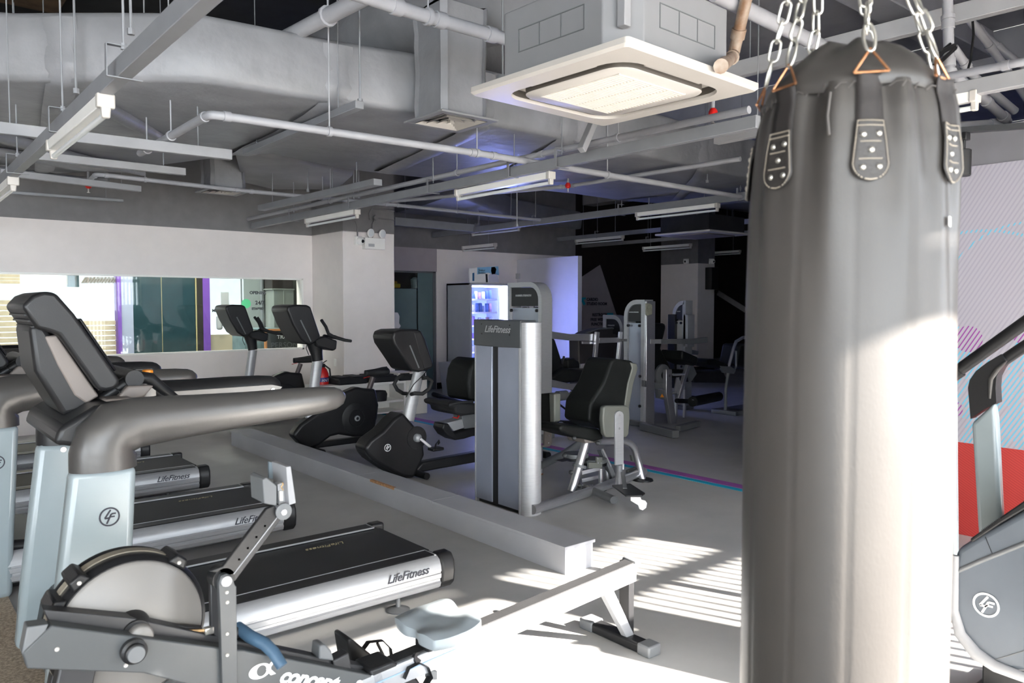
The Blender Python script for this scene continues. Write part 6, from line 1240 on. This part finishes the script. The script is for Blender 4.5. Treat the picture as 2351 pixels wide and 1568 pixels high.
# white shelf with step platforms
e = empty('low_shelf', (5.3, 9.1, 0), 'low white open shelf in front of the beige pillar holding black step blocks', 'shelf')
for (a, bb) in (((4.30, 8.94, .44), (5.91, 9.35, .475)), ((4.30, 8.96, .19), (5.55, 9.35, .215)), ((4.30, 8.96, .05), (5.55, 9.35, .07)), ((5.88, 8.94, 0), (5.91, 9.35, .44)), ((5.54, 8.94, 0), (5.57, 9.35, .44)), ((4.30, 8.94, 0), (4.33, 9.35, .44)), ((4.33, 9.33, 0), (5.88, 9.35, .44))): obj('board', MB().box(a, bb), white, e, bevel=.003)
obj('side_panel', MB().box((5.57, 8.935, .0), (5.91, 8.96, .50)), whitewall, e, bevel=.003); obj('top_rail', MB().box((5.45, 8.94, .475), (5.9, 9.3, .58)), whitewall, e, bevel=.003) 
for k in range(3):
    x0 = 4.55 + k * .45; lb = ('leftmost', 'middle', 'rightmost')[k] + ' black step block on top of the low white shelf'
    mb = MB().box((x0, 8.90, .475), (x0 + .42, 9.30, .56)); s_ = empty('step_block', (x0 + .2, 9.1, .475), lb, 'step block', 'black step blocks'); obj('block', mb, blksoft, s_, bevel=.02)
    for i in range(2): obj('moulded_pad', MB().box((x0 + .03 + i * .2, 8.93, .56), (x0 + .18 + i * .2, 9.25, .575)), blksoft, s_, bevel=.012)
solo('ball_base', MB().lathe((5.20, 9.08, .215), (0, 0, 1), [(0, .13), (.09, .14), (.13, .12), (.135, .05)], n=24), blksoft, 'small black rounded cushion inside the low white shelf', 'cushion', smooth=50)
# fire extinguisher
q = ony(741, 893, 9.2); X0 = q.x; e = empty('fire_extinguisher', (X0, 9.2, 0), 'red fire extinguisher at the beige pillar behind the middle bike', 'fire extinguisher')
zb = .27; obj('stand', MB().lathe((X0, 9.2, 0), (0, 0, 1), [(0, .09), (.03, .09), (.05, .03), (zb, .03)], n=16), blk, e)
obj('cylinder', MB().lathe((X0, 9.2, zb), (0, 0, 1), [(0, .07), (.01, .078), (.34, .078), (.40, .055), (.425, .03)], n=24), red, e, smooth=50); obj('label_band', MB().lathe((X0, 9.2, zb + .24), (0, 0, 1), [(0, .0795), (.055, .0795)], n=24), M('label_blue', (.02, .03, .2), .4), e); obj('label_band', MB().lathe((X0, 9.2, zb + .06), (0, 0, 1), [(0, .0795), (.10, .0795)], n=24), M('label_dark_red', (.35, .05, .04), .5, var=.3, vs=80), e)
text('lettering', 'ANT', .05, (X0 - .05, 9.12, zb + .245), X3, Z3, textwht, e); obj('valve', MB().box((X0 - .02, 9.18, zb + .42), (X0 + .03, 9.22, zb + .47)).bar((X0 - .01, 9.2, zb + .47), (X0 + .06, 9.2, zb + .51), .02, .01), blk, e, bevel=.003); obj('hose', MB().tube([(X0 + .03, 9.2, zb + .45), (X0 + .09, 9.18, zb + .40), (X0 + .10, 9.16, zb + .2)], .011, n=8), blk, e, smooth=60)
solo('wall_socket', MB().box((X0 + .10, 9.38, .74), (X0 + .16, 9.399, .84)), white, 'tiny white wall socket above the fire extinguisher', 'socket', bevel=.003) if 0 else solo('wall_socket', MB().box((4.875, 9.62, .66), (4.888, 9.68, .76)), white, 'tiny white wall socket on the pillar side above the fire extinguisher', 'socket', bevel=.003)
# white dispenser seen past the pillar, phone box on the partition
q0, q1 = ony(905, 717, 10.9), ony(920, 754, 10.9)
solo('wall_dispenser', MB().prism([ony(x, y, 10.9) for x, y in ((893, 717), (914, 717), (918, 726), (917, 742), (921, 748), (918, 754), (893, 754))], (0, .12, 0)), white, 'white curved dispenser showing past the right edge of the beige pillar', 'dispenser', bevel=.01) if 0 else None
e = empty('sanitizer_stand', (q0.x, 10.96, 0), 'white dispenser on a thin stand showing past the right edge of the pillar', 'dispenser')
obj('dispenser', MB().prism([ony(x, y, 10.9) for x, y in ((893, 717), (914, 717), (918, 726), (917, 742), (921, 748), (918, 754), (893, 754))], (0, .12, 0)), white, e, bevel=.012); xs = ony(900, 740, 10.96).x
obj('pole', MB().tube([(xs, 10.96, .02), (xs, 10.96, 1.3)], .02, n=10), mgrey, e); obj('base', MB().lathe((xs, 10.96, 0), (0, 0, 1), [(0, .14), (.02, .13)], n=20), mgrey, e)
q = onx(1186, 634, 9.61); solo('wall_box', MB().box((9.59, q.y - .1, q.z - .05), (9.619, q.y + .08, q.z + .05)), wgrey, 'small grey box on the partition above the weight tower', 'box', bevel=.005)
solo('cable', MB().tube([(9.67, onx(1190, 590, 9.67).y, 2.365), (9.67, onx(1190, 590, 9.67).y, 4.2)], .012, n=6), wgrey, 'pale cable rising from the partition top to the ceiling', 'cable')
# things on the store shelf
e = empty('store_shelf', (7.0, 11.9, 0), 'dark shelf behind the glass door with goods on it', 'shelf')
obj('shelf_board', MB().box((6.2, 11.75, 1.76), (8.2, 12.1, 1.80)), blk, e); obj('post', MB().box((6.2, 11.9, 0), (6.24, 12.1, 1.76)).box((8.16, 11.9, 0), (8.2, 12.1, 1.76)), blk, e)
solo('orange_package', MB().box((6.95, 11.78, 1.80), (7.25, 12.0, 1.88)).box((7.0, 11.8, 1.88), (7.2, 12.0, 1.92)), M('package_orange', (.6, .2, .03), .5, col2=(.7, .55, .05), vs=8), 'orange and yellow package on the store shelf behind the glass door', 'package', bevel=.02)
solo('clear_jug', MB().lathe((7.62, 11.9, 1.80), (0, 0, 1), [(0, .07), (.16, .08), (.18, .05), (.2, .03)], n=16), M('jug_grey', (.3, .33, .33), .3), 'grey jug on the store shelf behind the glass door', 'jug', smooth=50)
solo('red_ball', MB().lathe((5.72, 9.05, .58), (0, 0, 1), [(0, .01), (.01, .03), (.035, .045), (.06, .03), (.07, .008)], n=16), red, 'small red ball on the right end of the low white shelf', 'ball', smooth=70)
solo('floor_dumbbell', MB().tube([onz(995, 905, .04), onz(1075, 930, .04)], .035, n=10), blksoft, 'long black roller lying on the floor left of the hip machine tower', 'roller')
